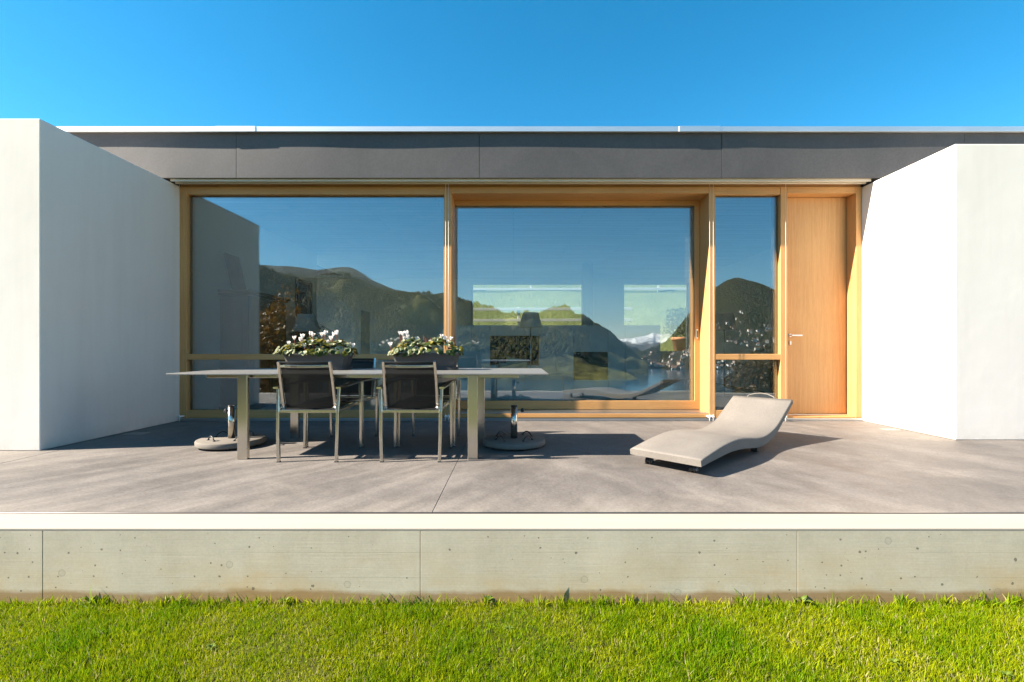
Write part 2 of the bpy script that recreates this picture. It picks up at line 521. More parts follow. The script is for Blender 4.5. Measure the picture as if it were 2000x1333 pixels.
hillmat('hill_green', (0.085, 0.080, 0.034), (0.24, 0.215, 0.065), 0.004, 0.53, 0.045)
hillmat('hill_town', (0.060, 0.052, 0.028), (0.12, 0.105, 0.05), 0.004, 0.58, 0.05)
hillmat('hill_far', (0.060, 0.062, 0.040), (0.12, 0.115, 0.07), 0.0012, 0.55, 0.012)
t = NT('snow_rock')
t.principled(0.9, 0, 0.1)
wv = t.world()
zz = t.sep(wv)[2]
nz = t.noise(wv, 0.0028, 7, 0.7)
lv = t.math('ADD', t.math('MULTIPLY', t.math('SUBTRACT', zz, 35.0), 0.0042), t.math('MULTIPLY', t.math('SUBTRACT', nz, 0.5), 1.6))
t.L(t.ramp(lv, [(0.25, (0.09, 0.088, 0.085)), (0.42, (0.78, 0.78, 0.78))]), t.p.inputs['Base Color'])
t.bump(nz, 1.0, 140)
M['snow_rock'] = t.m
t = NT('water')
t.principled(0.12, 0, 0.5)
t.p.inputs['Base Color'].default_value = (0.010, 0.045, 0.085, 1)
t.bump(t.noise(t.world(), 0.05, 4), 0.15, 1.0)
M['water'] = t.m
simple('house_cream', (0.62, 0.58, 0.50), 0.9, var=0.1)
simple('house_white', (0.74, 0.72, 0.68), 0.9, var=0.1)
simple('house_rose', (0.52, 0.38, 0.29), 0.9, var=0.1)
simple('tile_roof', (0.24, 0.13, 0.09), 0.9, var=0.2)
simple('far_pane', (0.04, 0.05, 0.06), 0.2, var=0.1)

# ------------------------------------------------------------------ mesh helpers
COL = scene.collection

class MB:
    """collects shapes in one bmesh; build() links them as one mesh object"""
    def __init__(s):
        s.bm = bmesh.new()
        s.mats = []
    def mi(s, m):
        if m not in s.mats:
            s.mats.append(m)
        return s.mats.index(m)
    def box(s, x0, x1, y0, y1, z0, z1, m, bev=0.003):
        k = s.mi(m)
        vs_ = [s.bm.verts.new(p) for p in ((x0, y0, z0), (x1, y0, z0), (x1, y1, z0), (x0, y1, z0), (x0, y0, z1), (x1, y0, z1), (x1, y1, z1), (x0, y1, z1))]
        fs = [s.bm.faces.new([vs_[i] for i in q]) for q in ((0, 3, 2, 1), (4, 5, 6, 7), (0, 1, 5, 4), (1, 2, 6, 5), (2, 3, 7, 6), (3, 0, 4, 7))]
        for f in fs:
            f.material_index = k
        if bev:
            es = list({e for f in fs for e in f.edges})
            bmesh.ops.bevel(s.bm, geom=es, offset=bev, segments=1, affect='EDGES', profile=0.5)
        return s
    def sweep(s, pts, prof, m, smooth=True, closed=False, up=(0, 0, 1), scales=None, caps=True):
        """prof: list of (u, v); u along side vector, v along the local up"""
        k = s.mi(m)
        P = [Vector(p) for p in pts]
        n = len(P)
        rings = []
        for i, p in enumerate(P):
            a = P[i - 1] if (i > 0 or closed) else P[i]
            b = P[(i + 1) % n] if (i < n - 1 or closed) else P[i]
            tan = (b - a).normalized()
            upv = Vector(up)
            if abs(tan.dot(upv)) > 0.97:
                upv = Vector((0, 1, 0)) if abs(tan.y) < 0.9 else Vector((1, 0, 0))
            side = tan.cross(upv).normalized()
            u2 = side.cross(tan).normalized()
            sc = scales[i] if scales else 1.0
            rings.append([s.bm.verts.new(p + side * (u * sc) + u2 * (v * sc)) for u, v in prof])
        m_ = len(prof)
        rr = list(range(n)) if closed else list(range(n - 1))
        for i in rr:
            A, B = rings[i], rings[(i + 1) % n]
            for j in range(m_):
                f = s.bm.faces.new((A[j], A[(j + 1) % m_], B[(j + 1) % m_], B[j]))
                f.material_index = k
                f.smooth = smooth
        if caps and not closed:
            f = s.bm.faces.new(rings[0]); f.material_index = k
            f = s.bm.faces.new(list(reversed(rings[-1]))); f.material_index = k
        return s
    def tube(s, pts, r, m, seg=8, scales=None):
        prof = [(r * math.cos(2 * math.pi * i / seg), r * math.sin(2 * math.pi * i / seg)) for i in range(seg)]
        return s.sweep(pts, prof, m, True, scales=scales)
    def bar(s, pts, w, h, m, up=(0, 0, 1), ch=0.15):
        a, b = w / 2, h / 2
        c = min(a, b) * ch * 2
        prof = [(-a + c, -b), (a - c, -b), (a, -b + c), (a, b - c), (a - c, b), (-a + c, b), (-a, b - c), (-a, -b + c)]
        return s.sweep(pts, prof, m, False, up=up)
    def lathe(s, prof, m, cx=0, cy=0, seg=48, smooth=True):
        """prof: list of (r, z), closed at axis where r == 0"""
        k = s.mi(m)
        rings = []
        for r, z in prof:
            if r < 1e-6:
                rings.append([s.bm.verts.new((cx, cy, z))])
            else:
                rings.append([s.bm.verts.new((cx + r * math.cos(2 * math.pi * i / seg), cy + r * math.sin(2 * math.pi * i / seg), z)) for i in range(seg)])
        for A, B in zip(rings, rings[1:]):
            for j in range(seg):
                j2 = (j + 1) % seg
                if len(A) == 1 and len(B) == 1:
                    continue
                if len(A) == 1:
                    f = s.bm.faces.new((A[0], B[j2], B[j]))
                elif len(B) == 1:
                    f = s.bm.faces.new((A[j], A[j2], B[0]))
                else:
                    f = s.bm.faces.new((A[j], A[j2], B[j2], B[j]))
                f.material_index = k
                f.smooth = smooth
        return s
    def grid(s, fn, nu, nv, m, smooth=True):
        k = s.mi(m)
        V = [[s.bm.verts.new(fn(i / nu, j / nv)) for j in range(nv + 1)] for i in range(nu + 1)]
        for i in range(nu):
            for j in range(nv):
                f = s.bm.faces.new((V[i][j], V[i + 1][j], V[i + 1][j + 1], V[i][j + 1]))
                f.material_index = k
                f.smooth = smooth
        return s
    def build(s, name, parent=None, offset=None, fixn=True):
        if fixn:
            bmesh.ops.recalc_face_normals(s.bm, faces=s.bm.faces)
        if offset is not None:
            bmesh.ops.translate(s.bm, verts=s.bm.verts, vec=-Vector(offset))
        me = bpy.data.meshes.new(name)
        s.bm.to_mesh(me)
        s.bm.free()
        for m in s.mats:
            me.materials.append(M[m])
        o = bpy.data.objects.new(name, me)
        COL.objects.link(o)
        if parent is not None:
            o.parent = parent
        return o

def tag(o, label=None, cat=None, group=None, kind=None):
    if label:
        o['label'] = label
    if cat:
        o['category'] = cat
    if group:
        o['group'] = group
    if kind:
        o['kind'] = kind
    return o

def thing(name, loc, label, cat, group=None, rz=0.0):
    o = bpy.data.objects.new(name, None)
    o.empty_display_size = 0.2
    COL.objects.link(o)
    o.location = loc
    o.rotation_euler = (0, 0, rz)
    return tag(o, label, cat, group)

def copy_tree(o, parent=None):
    c = o.copy()
    COL.objects.link(c)
    c.parent = parent
    for ch in list(o.children):
        copy_tree(ch, c)
    return c

def np_mesh(name, verts, faces, mat, parent=None, colors=None, smooth=False, attr='blade'):
    """verts (n,3), faces (m,k) all the same k"""
    me = bpy.data.meshes.new(name)
    n, (m_, k) = len(verts), faces.shape
    me.vertices.add(n)
    me.vertices.foreach_set('co', np.ascontiguousarray(verts, dtype=np.float32).ravel())
    me.loops.add(m_ * k)
    me.loops.foreach_set('vertex_index', np.ascontiguousarray(faces, dtype=np.int32).ravel())
    me.polygons.add(m_)
    me.polygons.foreach_set('loop_start', np.arange(0, m_ * k, k, dtype=np.int32))
    me.polygons.foreach_set('loop_total', np.full(m_, k, dtype=np.int32))
    if smooth:
        me.polygons.foreach_set('use_smooth', np.ones(m_, dtype=bool))
    me.update(calc_edges=True)
    if colors is not None:
        ca = me.color_attributes.new(attr, 'FLOAT_COLOR', 'POINT')
        rgba = np.ones((n, 4), dtype=np.float32)
        rgba[:, :3] = colors
        ca.data.foreach_set('color', rgba.ravel())
    me.materials.append(M[mat])
    o = bpy.data.objects.new(name, me)
    COL.objects.link(o)
    if parent is not None:
        o.parent = parent
    return o

# ------------------------------------------------------------------ setting: ground, lake, hills
def ground_h(x, y):
    if y > 15.4:
        d = y - 15.4
        h = -0.42 + min(d, 18) * 0.60 + max(0, d - 18) * 0.12
        return h + 0.16 * mnoise.noise(Vector((x * 0.35, y * 0.35, 3.0))) * min(1, d)
    if y < -1.2:
        d = -1.2 - y
        h = -0.42 - 70 * (1 - math.exp(-d / 235.0))
        return h + min(d * 0.04, 2.0) * mnoise.noise(Vector((x * 0.02, y * 0.02, 8.0)))
    return -0.42

def ramp_axis(lim, n, p):
    return [math.copysign(abs(u) ** p * lim, u) for u in np.linspace(-1, 1, n)]

xs = ramp_axis(6000, 121, 3.2)
ys = sorted(set([-1.2 - v for v in (np.linspace(0, 1, 60) ** 3) * 1500] + [0.5, 2.6, 6, 10, 15.3] + [15.4 + v for v in (np.linspace(0, 1, 40) ** 2) * 120]))
gv = np.array([(x, y, ground_h(x, y)) for y in ys for x in xs])
nx = len(xs)
gf = np.array([(j * nx + i, j * nx + i + 1, (j + 1) * nx + i + 1, (j + 1) * nx + i) for j in range(len(ys) - 1) for i in range(nx - 1)])
tag(np_mesh('ground', gv, gf, 'bank_grass', smooth=True), 'grassy ground sloping from the house to the lake', kind='structure')

lake = MB()
lake.grid(lambda u, v: (-15500 + 31000 * u, -350 - 12000 * v, -66.0), 1, 1, 'water')
tag(lake.build('lake'), 'blue lake seen mirrored in the glass', kind='structure')

MIRY = 12.9
def ridge(name, prof, dc, db, zb, na, nr, mat, amp, fs, label, power=0.8, seed=0.0):
    prof = sorted(prof)
    px = np.array([p[0] for p in prof], float)
    py = np.array([p[1] for p in prof], float)
    V, F = [], []
    cols = np.linspace(px[0], px[-1], na)
    tt = np.concatenate([np.linspace(0, 1, nr), [1.15, 1.4]])
    for X in cols:
        a = (X - 1003) / 944
        e = (681 - np.interp(X, px, py)) / 944
        zc = CAM_H + e * dc
        for q in tt:
            D = db + (dc - db) * q
            if q <= 1:
                z = zb + (zc - zb) * q ** power
                z += amp * math.sin(math.pi * min(q, 0.97)) * mnoise.fractal(Vector((a * D * fs, D * fs, seed)), 1.0, 2.0, 5)
            else:
                z = zc - (zc - zb) * (q - 1) * 1.1
            V.append((a * D, MIRY - D, z))
    m_ = len(tt)
    for i in range(na - 1):
        for j in range(m_ - 1):
            F.append((i * m_ + j, (i + 1) * m_ + j, (i + 1) * m_ + j + 1, i * m_ + j + 1))
    o = np_mesh(name, np.array(V), np.array(F), mat, smooth=True)
    tag(o, label, kind='structure')
    return o

near_prof = [(-400, 470), (100, 500), (350, 522), (505, 532), (560, 536), (600, 541), (640, 536), (670, 533), (692, 540), (730, 560), (770, 570), (800, 576), (870, 572),
             (900, 588), (930, 600), (955, 612), (985, 621), (1010, 614), (1045, 612), (1080, 615), (1112, 612), (1140, 626), (1165, 641), (1200, 663), (1235, 688), (1265, 716)]
ridge('near_hill', near_prof, 1900, 1000, -70, 320, 80, 'hill_green', 85, 0.0045, 'green wooded hill mirrored in the left pane')
ridge('far_hill', [(-500, 480), (300, 515), (505, 520), (560, 519), (620, 527), (680, 524), (705, 531), (735, 550), (770, 564), (820, 578), (950, 605), (1140, 634), (1180, 647), (1215, 667), (1260, 700)],
      5200, 2600, -70, 120, 24, 'hill_far', 120, 0.0015, 'hazy blue ridge behind the green hill', seed=4.0)
snow_prof = [(1100, 678)]
for i in range(60):
    X = 1110 + i * 5.5
    y0 = np.interp(X, [1110, 1190, 1235, 1275, 1310, 1440], [676, 668, 658, 652, 655, 668])
    snow_prof.append((X, y0 + 4.0 * mnoise.noise(Vector((X * 0.10, 2.0, 0))) + 2.2 * mnoise.noise(Vector((X * 0.33, 7.0, 0)))))
ridge('snow_mountain', snow_prof, 9800, 6500, -100, 140, 30, 'snow_rock', 200, 0.0013, 'snowy mountain range far across the lake', power=1.1, seed=9.0)
town_prof = [(1185, 718), (1215, 702), (1245, 690), (1290, 674), (1312, 655), (1340, 617), (1357, 598), (1397, 561), (1420, 548), (1440, 543), (1470, 550), (1500, 562), (1525, 571), (1600, 600), (1750, 620), (2000, 600), (2400, 610)]
ridge('town_hill', town_prof, 2600, 1500, -68, 150, 40, 'hill_town', 45, 0.004, 'dark wooded hill with a town across the lake', power=1.15, seed=2.0)

# woods that clothe the two hills, far off
def wood_cover(name, prof, dc, db, zb, power, amp, fs, seed, n, pxr, qr, keep, mats_c, label):
    prof = sorted(prof)
    px = np.array([p[0] for p in prof], float); py = np.array([p[1] for p in prof], float)
    g = random.Random(int(seed * 10) + 5)
    V, F, C = [], [], []
    while len(V) < n * 7:
        X = g.uniform(*pxr); q = g.uniform(*qr)
        a = (X - 1003) / 944; D = db + (dc - db) * q
        if mnoise.noise(Vector((a * D * 0.006, D * 0.006, 3.0 + seed))) < keep:
            continue
        zc = CAM_H + (681 - np.interp(X, px, py)) / 944 * dc
        z = zb + (zc - zb) * q ** power + amp * math.sin(math.pi * min(q, 0.97)) * mnoise.fractal(Vector((a * D * fs, D * fs, seed)), 1.0, 2.0, 5)
        if z < -64:
            continue
        h = g.uniform(9, 17); r_ = h * g.uniform(0.28, 0.45); ph = g.uniform(0, 6)
        x, y = a * D, MIRY - D
        b0 = len(V)
        for k in range(6):
            V.append((x + r_ * math.cos(ph + k * 1.047) * g.uniform(.7, 1.2), y + r_ * math.sin(ph + k * 1.047), z + h * g.uniform(0.2, 0.45)))
        V.append((x + g.uniform(-1, 1), y, z + h))
        c = g.choice(mats_c); f_ = g.uniform(0.6, 1.3)
        C += [(c[0] * f_, c[1] * f_, c[2] * f_)] * 7
        for k in range(6):
            F.append((b0 + k, b0 + (k + 1) % 6, b0 + 6))
    o = np_mesh(name, np.array(V), np.array(F), 'grass_blade', colors=np.array(C))
    tag(o, label, 'woods', kind='stuff')
WC = [(0.035, 0.045, 0.014), (0.05, 0.05, 0.018), (0.08, 0.065, 0.02), (0.10, 0.085, 0.025), (0.055, 0.07, 0.02)]
wood_cover('hill_woods', near_prof, 1900, 1000, -70, 0.8, 85, 0.0045, 0.0, 15000, (300, 1150), (0.12, 0.96), -0.12, WC, 'woods covering the green hill across the water')
wood_cover('town_woods', town_prof, 2600, 1500, -68, 1.15, 45, 0.004, 2.0, 6000, (1200, 1650), (0.28, 0.97), -0.25, WC[:3], 'woods covering the hill above the town')

# the town's houses on the hill across the lake
def town_house(kind):
    h = MB()
    h.box(-7, 7, -5, 5, -6, 8, kind, 0)
    k = h.mi('tile_roof')
    pts = [(-7.6, -5.6, 8), (7.6, -5.6, 8), (7.6, 5.6, 8), (-7.6, 5.6, 8), (-7.6, 0, 11), (7.6, 0, 11)]
    vs_ = [h.bm.verts.new(p) for p in pts]
    for q in ((0, 1, 5, 4), (2, 3, 4, 5), (1, 2, 5), (3, 0, 4), (0, 3, 2, 1)):
        h.bm.faces.new([vs_[i] for i in q]).material_index = k
    for xx in (-4.4, -0.9, 2.6):
        for zz_ in (1.0, 4.6):
            h.box(xx, xx + 1.8, 4.95, 5.05, zz_, zz_ + 2.0, 'far_pane', 0)
    return h.build('hillside_house')

protos = [town_house(k) for k in ('house_cream', 'house_white', 'house_rose')]
used = [False] * 3
tpx = np.array([p[0] for p in town_prof], float)
tpy = np.array([p[1] for p in town_prof], float)
cnt = 0
while cnt < 290:
    X = rng.uniform(1205, 1560)
    q = rng.random() ** 1.5 * 0.55
    if mnoise.noise(Vector((X * 0.03, q * 8, 1.0))) < -0.02:
        continue
    a = (X - 1003) / 944
    D = 1500 + 1100 * q
    zc = CAM_H + (681 - np.interp(X, tpx, tpy)) / 944 * 2600
    z = -68 + (zc + 68) * q ** 1.15 + 45 * math.sin(math.pi * q) * mnoise.fractal(Vector((a * D * 0.004, D * 0.004, 2.0)), 1.0, 2.0, 5)
    if z < -66:
        continue
    k = rng.choice((0, 0, 1, 1, 2))
    o = protos[k] if not used[k] else protos[k].copy()
    if used[k]:
        COL.objects.link(o)
    used[k] = True
    o.location = (a * D, MIRY - D, z)
    o.rotation_euler = (0, 0, rng.uniform(-0.5, 0.5))
    s_ = rng.uniform(0.45, 1.0)
    o.scale = (s_, s_, s_ * rng.uniform(0.9, 1.3))
    tag(o, 'small pale house on the town hillside mirrored in the glass', 'house', 'houses on the hillside across the lake')
    cnt += 1

# ------------------------------------------------------------------ lawn
XL, XR = -9.0, 9.0
lw = MB()
lw.grid(lambda u, v: (XL * 1.5 + 27.0 * u, -1.25 + 3.90 * v, -0.400 + 0.014 * mnoise.noise(Vector((u * 40, v * 6, 0)))), 90, 16, 'lawn_ground')
tag(lw.build('lawn'), 'short green lawn in front of the concrete wall', kind='structure')

def grass(n, x0, x1, y0, y1, lmin, lmax, wid, seed):
    g = np.random.default_rng(seed)
    x = g.uniform(x0, x1, n)
    y = g.uniform(y0, y1, n)
    # tufts: pull part of the blades together
    nt = max(1, n // 60)
    tx, ty = g.uniform(x0, x1, nt), g.uniform(y0, y1, nt)
    idx = g.integers(0, nt, n)
    pull = g.random(n) < 0.45
    x = np.where(pull, tx[idx] + g.normal(0, 0.016, n), x)
    y = np.where(pull, ty[idx] + g.normal(0, 0.016, n), y)
    y = np.minimum(y, y1)
    def field(fx, fy, ph):
        return np.sin(x * fx + ph) * np.sin(y * fy + ph * 1.7) + 0.6 * np.sin(x * fx * 2.3 + y * fy * 1.1 + ph * 3) + 0.4 * np.sin(x * fx * 5.1 - y * fy * 3.7 + ph)
    lush = field(2.1, 3.4, 0.6) * 0.5 + 0.5 * field(6.3, 7.7, 2.0)
    ln = g.uniform(lmin, lmax, n) * (1 + 0.18 * np.clip(lush, -1.5, 1.5))
    tall = g.random(n) < 0.015
    ln = np.where(tall, ln * 1.7, ln)
    ang = g.uniform(0, 2 * np.pi, n)
    lean = np.abs(g.normal(0.38, 0.24, n))
    dx, dy = np.cos(ang), np.sin(ang)
    fa = g.uniform(0, 2 * np.pi, n)
    sx_, sy_ = np.cos(fa), np.sin(fa)
    w = wid * g.uniform(0.7, 1.3, n)
    z0 = np.full(n, -0.408)
    V = np.zeros((n, 5, 3))
    hz = np.array([0.0, 0.55, 1.0])
    for i, (t_, ww) in enumerate(((0.0, 1.0), (0.55, 0.85))):
        cx = x + dx * ln * lean * t_ ** 1.8
        cy_ = y + dy * ln * lean * t_ ** 1.8
        cz = z0 + ln * (t_ - 0.18 * lean * t_ ** 2)
        V[:, 2 * i] = np.stack([cx - sx_ * w * ww / 2, cy_ - sy_ * w * ww / 2, cz], 1)
        V[:, 2 * i + 1] = np.stack([cx + sx_ * w * ww / 2, cy_ + sy_ * w * ww / 2, cz], 1)
    V[:, 4] = np.stack([x + dx * ln * lean, y + dy * ln * lean, z0 + ln * (1 - 0.18 * lean)], 1)
    b = np.arange(n)[:, None] * 5
    F = np.concatenate([b + np.array([[0, 1, 3]]), b + np.array([[0, 3, 2]]), b + np.array([[2, 3, 4]])])
    mixv = np.clip(0.5 + 0.32 * lush + g.normal(0, 0.26, n), 0, 1)[:, None]
    green = np.array([[0.105, 0.225, 0.003]])
    yell = np.array([[0.33, 0.35, 0.005]])
    c = yell * (1 - mixv) + green * mixv
    dry = g.random(n) < (0.03 + 0.07 * np.clip(-lush, 0, 1))
    c[dry] = np.array([0.46, 0.40, 0.20])
    c *= g.uniform(0.66, 1.25, (n, 1))
    C = np.repeat(c[:, None, :], 5, 1)
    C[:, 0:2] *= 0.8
    return V.reshape(-1, 3), F, C.reshape(-1, 3)

parts = [grass(330000, -3.6, 3.6, 1.50, 2.548, 0.022, 0.044, 0.0028, 1),
         grass(60000, -7.5, 7.5, 0.3, 1.50, 0.03, 0.055, 0.006, 2),
         grass(22000, -8, -3.6, 1.5, 2.548, 0.03, 0.055, 0.005, 3),
         grass(22000, 3.6, 8, 1.5, 2.548, 0.03, 0.055, 0.005, 4),
         grass(1500, -3.6, 3.6, 2.515, 2.55, 0.05, 0.085, 0.0052, 5)]
off = 0
vv, ff, ccs = [], [], []
for a_, b_, c_ in parts:
    vv.append(a_); ff.append(b_ + off); ccs.append(c_)
    off += len(a_)
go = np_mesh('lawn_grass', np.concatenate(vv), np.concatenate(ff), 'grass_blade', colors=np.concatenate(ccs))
tag(go, 'short sunlit grass blades of the lawn', 'grass', kind='stuff')

wr = random.Random(21)
def weed_leaf():
    b = MB()
    b.grid(lambda u, v: ((u - .5) * 0.36 * math.sin(math.pi * (0.06 + 0.9 * v)) , v * (1 - 0.25 * v), 0.55 * v - 0.5 * v * v + 0.05 * abs(u - .5)), 2, 5, 'leaf_weed')
    o = b.build('leaf'); me = o.data; bpy.data.objects.remove(o)
    return me
leafmat('leaf_weed', (0.09, 0.15, 0.015), (0.17, 0.22, 0.03), 0.35, 20)
WL = weed_leaf()
spots = [(-2.23, 2.545, 'at the foot of the wall near its left joint'), (-1.20, 2.540, 'at the foot of the wall under the table'), (-0.13, 2.540, 'at the foot of the wall in the middle'),
         (1.52, 2.540, 'at the foot of the wall by the right joint'), (-0.02, 2.30, 'in the lawn near the middle'), (1.62, 2.06, 'in the lawn towards the right'), (-1.35, 2.16, 'in the lawn towards the left'), (2.02, 1.98, 'near the right corner of the lawn')]
for x, y, where in spots:
    w = thing('weed', (x, y, -0.402), 'small broad-leaved weed ' + where, 'weed', 'weeds in the lawn')
    for k in range(7):
        l_ = bpy.data.objects.new('leaf', WL); COL.objects.link(l_); l_.parent = w
        s_ = wr.uniform(0.045, 0.075) * (1.0 if y > 2.5 else 0.55); l_.scale = (s_, s_, s_ * 1.5)
        l_.rotation_euler = (wr.uniform(0.1, 0.7) if y > 2.5 else wr.uniform(0, .35), 0, k * 0.9 + wr.uniform(-.2, .2)); l_.location = (0, 0, 0.012)

# ------------------------------------------------------------------ terrace slabs and concrete wall
tr = thing('terrace', (0, 0, 0), 'brown grey concrete terrace floor', None)
tr['kind'] = 'structure'
GAP = 0.0018
xj = [-12.0, -4.24, -0.47, 12.0]
for a_, b_ in zip(xj, xj[1:]):
    s_ = MB(); s_.box(a_ + GAP, b_ - GAP, 2.802, 5.978, -0.12, 0.0, 'terrace', 0.003)
    s_.build('slab', tr)
s_ = MB(); s_.box(-12, 12, 5.984, 6.32, -0.12, 0.0, 'terrace', 0.003); s_.build('slab', tr)
s_ = MB(); s_.box(-12, 12, 2.80, 6.6, -0.40, -0.125, 'wall_concrete', 0); s_.build('bedding', tr)
for x in xj[1:-1]:
    s_ = MB(); s_.box(x - 0.0017, x + 0.0017, 2.803, 5.977, -0.1, -0.0025, 'terrace', 0); s_.build('joint_filler', tr)
s_ = MB(); s_.box(-12, 12, 2.786, 2.798, -0.02, 0.003, 'edge_metal', 0.001); s_.build('edge_strip', tr)
for (x0, x1, y0, y1) in ((-4.30, -4.09, 5.30, 5.46), (4.31, 4.49, 5.58, 5.70)):
    s_ = MB(); s_.box(x0, x1, y0, y1, -0.01, 0.004, 'plate_metal', 0.001); s_.build('floor_plate', tr)

rw = thing('retaining_wall', (0, 2.68, -0.42), 'low board-marked concrete wall between lawn and terrace', 'wall')
xw = [-12.5, -10.49, -8.49, -6.49, -4.49, -2.49, -0.493, 1.50, 3.50, 5.50, 7.50, 9.50, 12.5]
for a_, b_ in zip(xw, xw[1:]):
    s_ = MB(); s_.box(a_ + 0.0012, b_ - 0.0012, 2.555, 2.781, -0.55, -0.0155, 'wall_concrete', 0.0015)
    s_.build('wall_panel', rw, (0, 2.68, -0.42))
s_ = MB(); s_.box(-12.5, 12.5, 2.5545, 2.782, -0.0150, -0.001, 'coping', 0.002); s_.build('coping', rw, (0, 2.68, -0.42))
s_ = MB(); s_.box(-12.4, 12.4, 2.575, 2.77, -0.55, -0.02, 'wall_concrete', 0); s_.build('joint_backing', rw, (0, 2.68, -0.42))

# ------------------------------------------------------------------ the house
H = thing('house', (0, 6.35, 0), 'white single-storey house with wide timber-framed glazing under a flat roof', 'house')
HO = (0, 6.35, 0)
def hp(name, parent=None):
    """builder for one part of the house in world coordinates"""
    return lambda mb: mb.build(name, parent or H, HO)

b = MB(); b.box(-12, -4.394, 4.484, 6.62, 0.001, 3.083, 'stucco', 0.006)
b.build('side_wall', H, HO)['label'] = 'white rendered wall block at the left, shaded on its inner face'
b = MB(); b.box(4.58, 12, 5.01, 6.62, 0.001, 3.07, 'stucco', 0.006)
b.build('side_wall', H, HO)['label'] = 'white rendered wall block at the right in full sun'

# roof, fascia panels and metal edge
b = MB()
b.box(-5.0, 12, 6.17, 15.2, 3.122, 3.66, 'fascia', 0)
b.box(-12, -7.9, 6.17, 15.2, 3.122, 3.66, 'fascia', 0)
b.box(-7.899, -5.001, 6.17, 8.8, 3.122, 3.66, 'fascia', 0)
b.box(-7.899, -5.001, 14.2, 15.2, 3.122, 3.66, 'fascia', 0)
rf = b.build('roof', H, HO)
b = MB(); b.box(-7.95, -4.95, 8.75, 14.25, 3.662, 3.682, 'clear_glass', 0); b.build('added_roof_light', rf, HO)  # unseen roof opening, added to let sun brighten the room
pj = [-9.75, -6.67, -3.52, -0.435, 2.643, 5.72, 8.80, 11.9]
for i, (a_, b_) in enumerate(zip(pj, pj[1:])):
    p_ = MB()
    def fpos(u, v, a_=a_, b_=b_, i=i):
        x = a_ + 0.003 + (b_ - a_ - 0.006) * u
        bow = 0.0035 * math.sin(math.pi * u * (1.6 + 0.5 * (i % 3)) + i * 1.3) * (0.4 + 0.6 * v)
        return (x, 6.132 + bow, 3.115 + 0.568 * v)
    p_.grid(fpos, 24, 4, 'fascia', False)
    p_.grid(lambda u, v: (fpos(u, v)[0], 6.160, fpos(u, v)[2]), 24, 4, 'fascia', False)
    for uu in (0, 1):
        p_.grid(lambda u, v, uu=uu: (fpos(uu, v)[0], fpos(uu, v)[1] * (1 - u) + 6.160 * u, fpos(uu, v)[2]), 1, 4, 'fascia', False)
    for v_ in (0, 1):
        p_.grid(lambda u, v, v_=v_: (fpos(u, v_)[0], fpos(u, v_)[1] * (1 - v) + 6.160 * v, fpos(u, v_)[2]), 24, 1, 'fascia', False)
    bmesh.ops.remove_doubles(p_.bm, verts=p_.bm.verts, dist=0.0004)
    p_.build('fascia_panel', H, HO)
cj = [-12, -3.27, 2.36, 12]
for a_, b_ in zip(cj, cj[1:]):
    c_ = MB()
    c_.box(a_ + 0.002, b_ - 0.002, 6.082, 6.088, 3.682, 3.745, 'aluminium', 0.001)
    c_.box(a_ + 0.002, b_ - 0.002, 6.0885, 6.60, 3.739, 3.745, 'aluminium', 0.001)
    c_.box(a_ + 0.002, b_ - 0.002, 6.0885, 6.130, 3.684, 3.688, 'aluminium', 0.001)
    c_.build('roof_edge', H, HO)
for a_, b_ in ((2.08, 2.60), (-3.75, -3.25)):
    c_ = MB(); c_.box(a_, b_, 6.078, 6.0815, 3.680, 3.748, 'aluminium', 0.001); c_.build('edge_sleeve', H, HO)
b = MB(); b.box(-4.39, 4.577, 6.164, 6.372, 3.116, 3.121, 'soffit', 0); b.build('soffit', H, HO)
b = MB()
b.box(-4.385, 4.57, 6.175, 6.195, 3.085, 3.115, 'rail_metal', 0.002)
b.box(-4.385, 4.57, 6.262, 6.285, 3.085, 3.115, 'rail_metal', 0.002)
b.build('blind_rail', H, HO)
b = MB(); b.box(-4.391, 4.577, 6.375, 6.47, 3.077, 3.16, 'wood_beam', 0.002); b.build('head_beam', H, HO)

FY0, FY1 = 6.35, 6.47
def pane(parent, x0, x1, y, z0, z1):
    g = MB(); g.box(x0, x1, y, y + 0.022, z0, z1, 'glass', 0)
    return g.build('pane', parent)

# left fixed window
w = MB()
w.box(-4.391, -4.297, FY0, FY1, 0.036, 3.075, 'wood_v', 0.003)
w.box(-4.2965, -0.9145, FY0 + .002, FY1, 2.974, 3.075, 'wood_h', 0.003)
w.box(-4.2965, -0.9145, FY0 + .002, FY1, 0.802, 0.876, 'wood_h', 0.003)
w.box(-4.2965, -0.9145, FY0 + .002, FY1, 0.036, 0.135, 'wood_h', 0.003)
wo = w.build('window_frame', H, HO)
for z0, z1 in ((0.870, 2.980), (0.130, 0.808)):
    g = MB(); g.box(-4.302, -0.909, 6.415, 6.437, z0, z1, 'glass', 0); g.build('pane', wo, HO)
# mullion between window and sliding door
w = MB(); w.box(-0.914, -0.814, FY0, 6.735, 0.036, 3.075, 'wood_v', 0.003); w.build('mullion', H, HO)
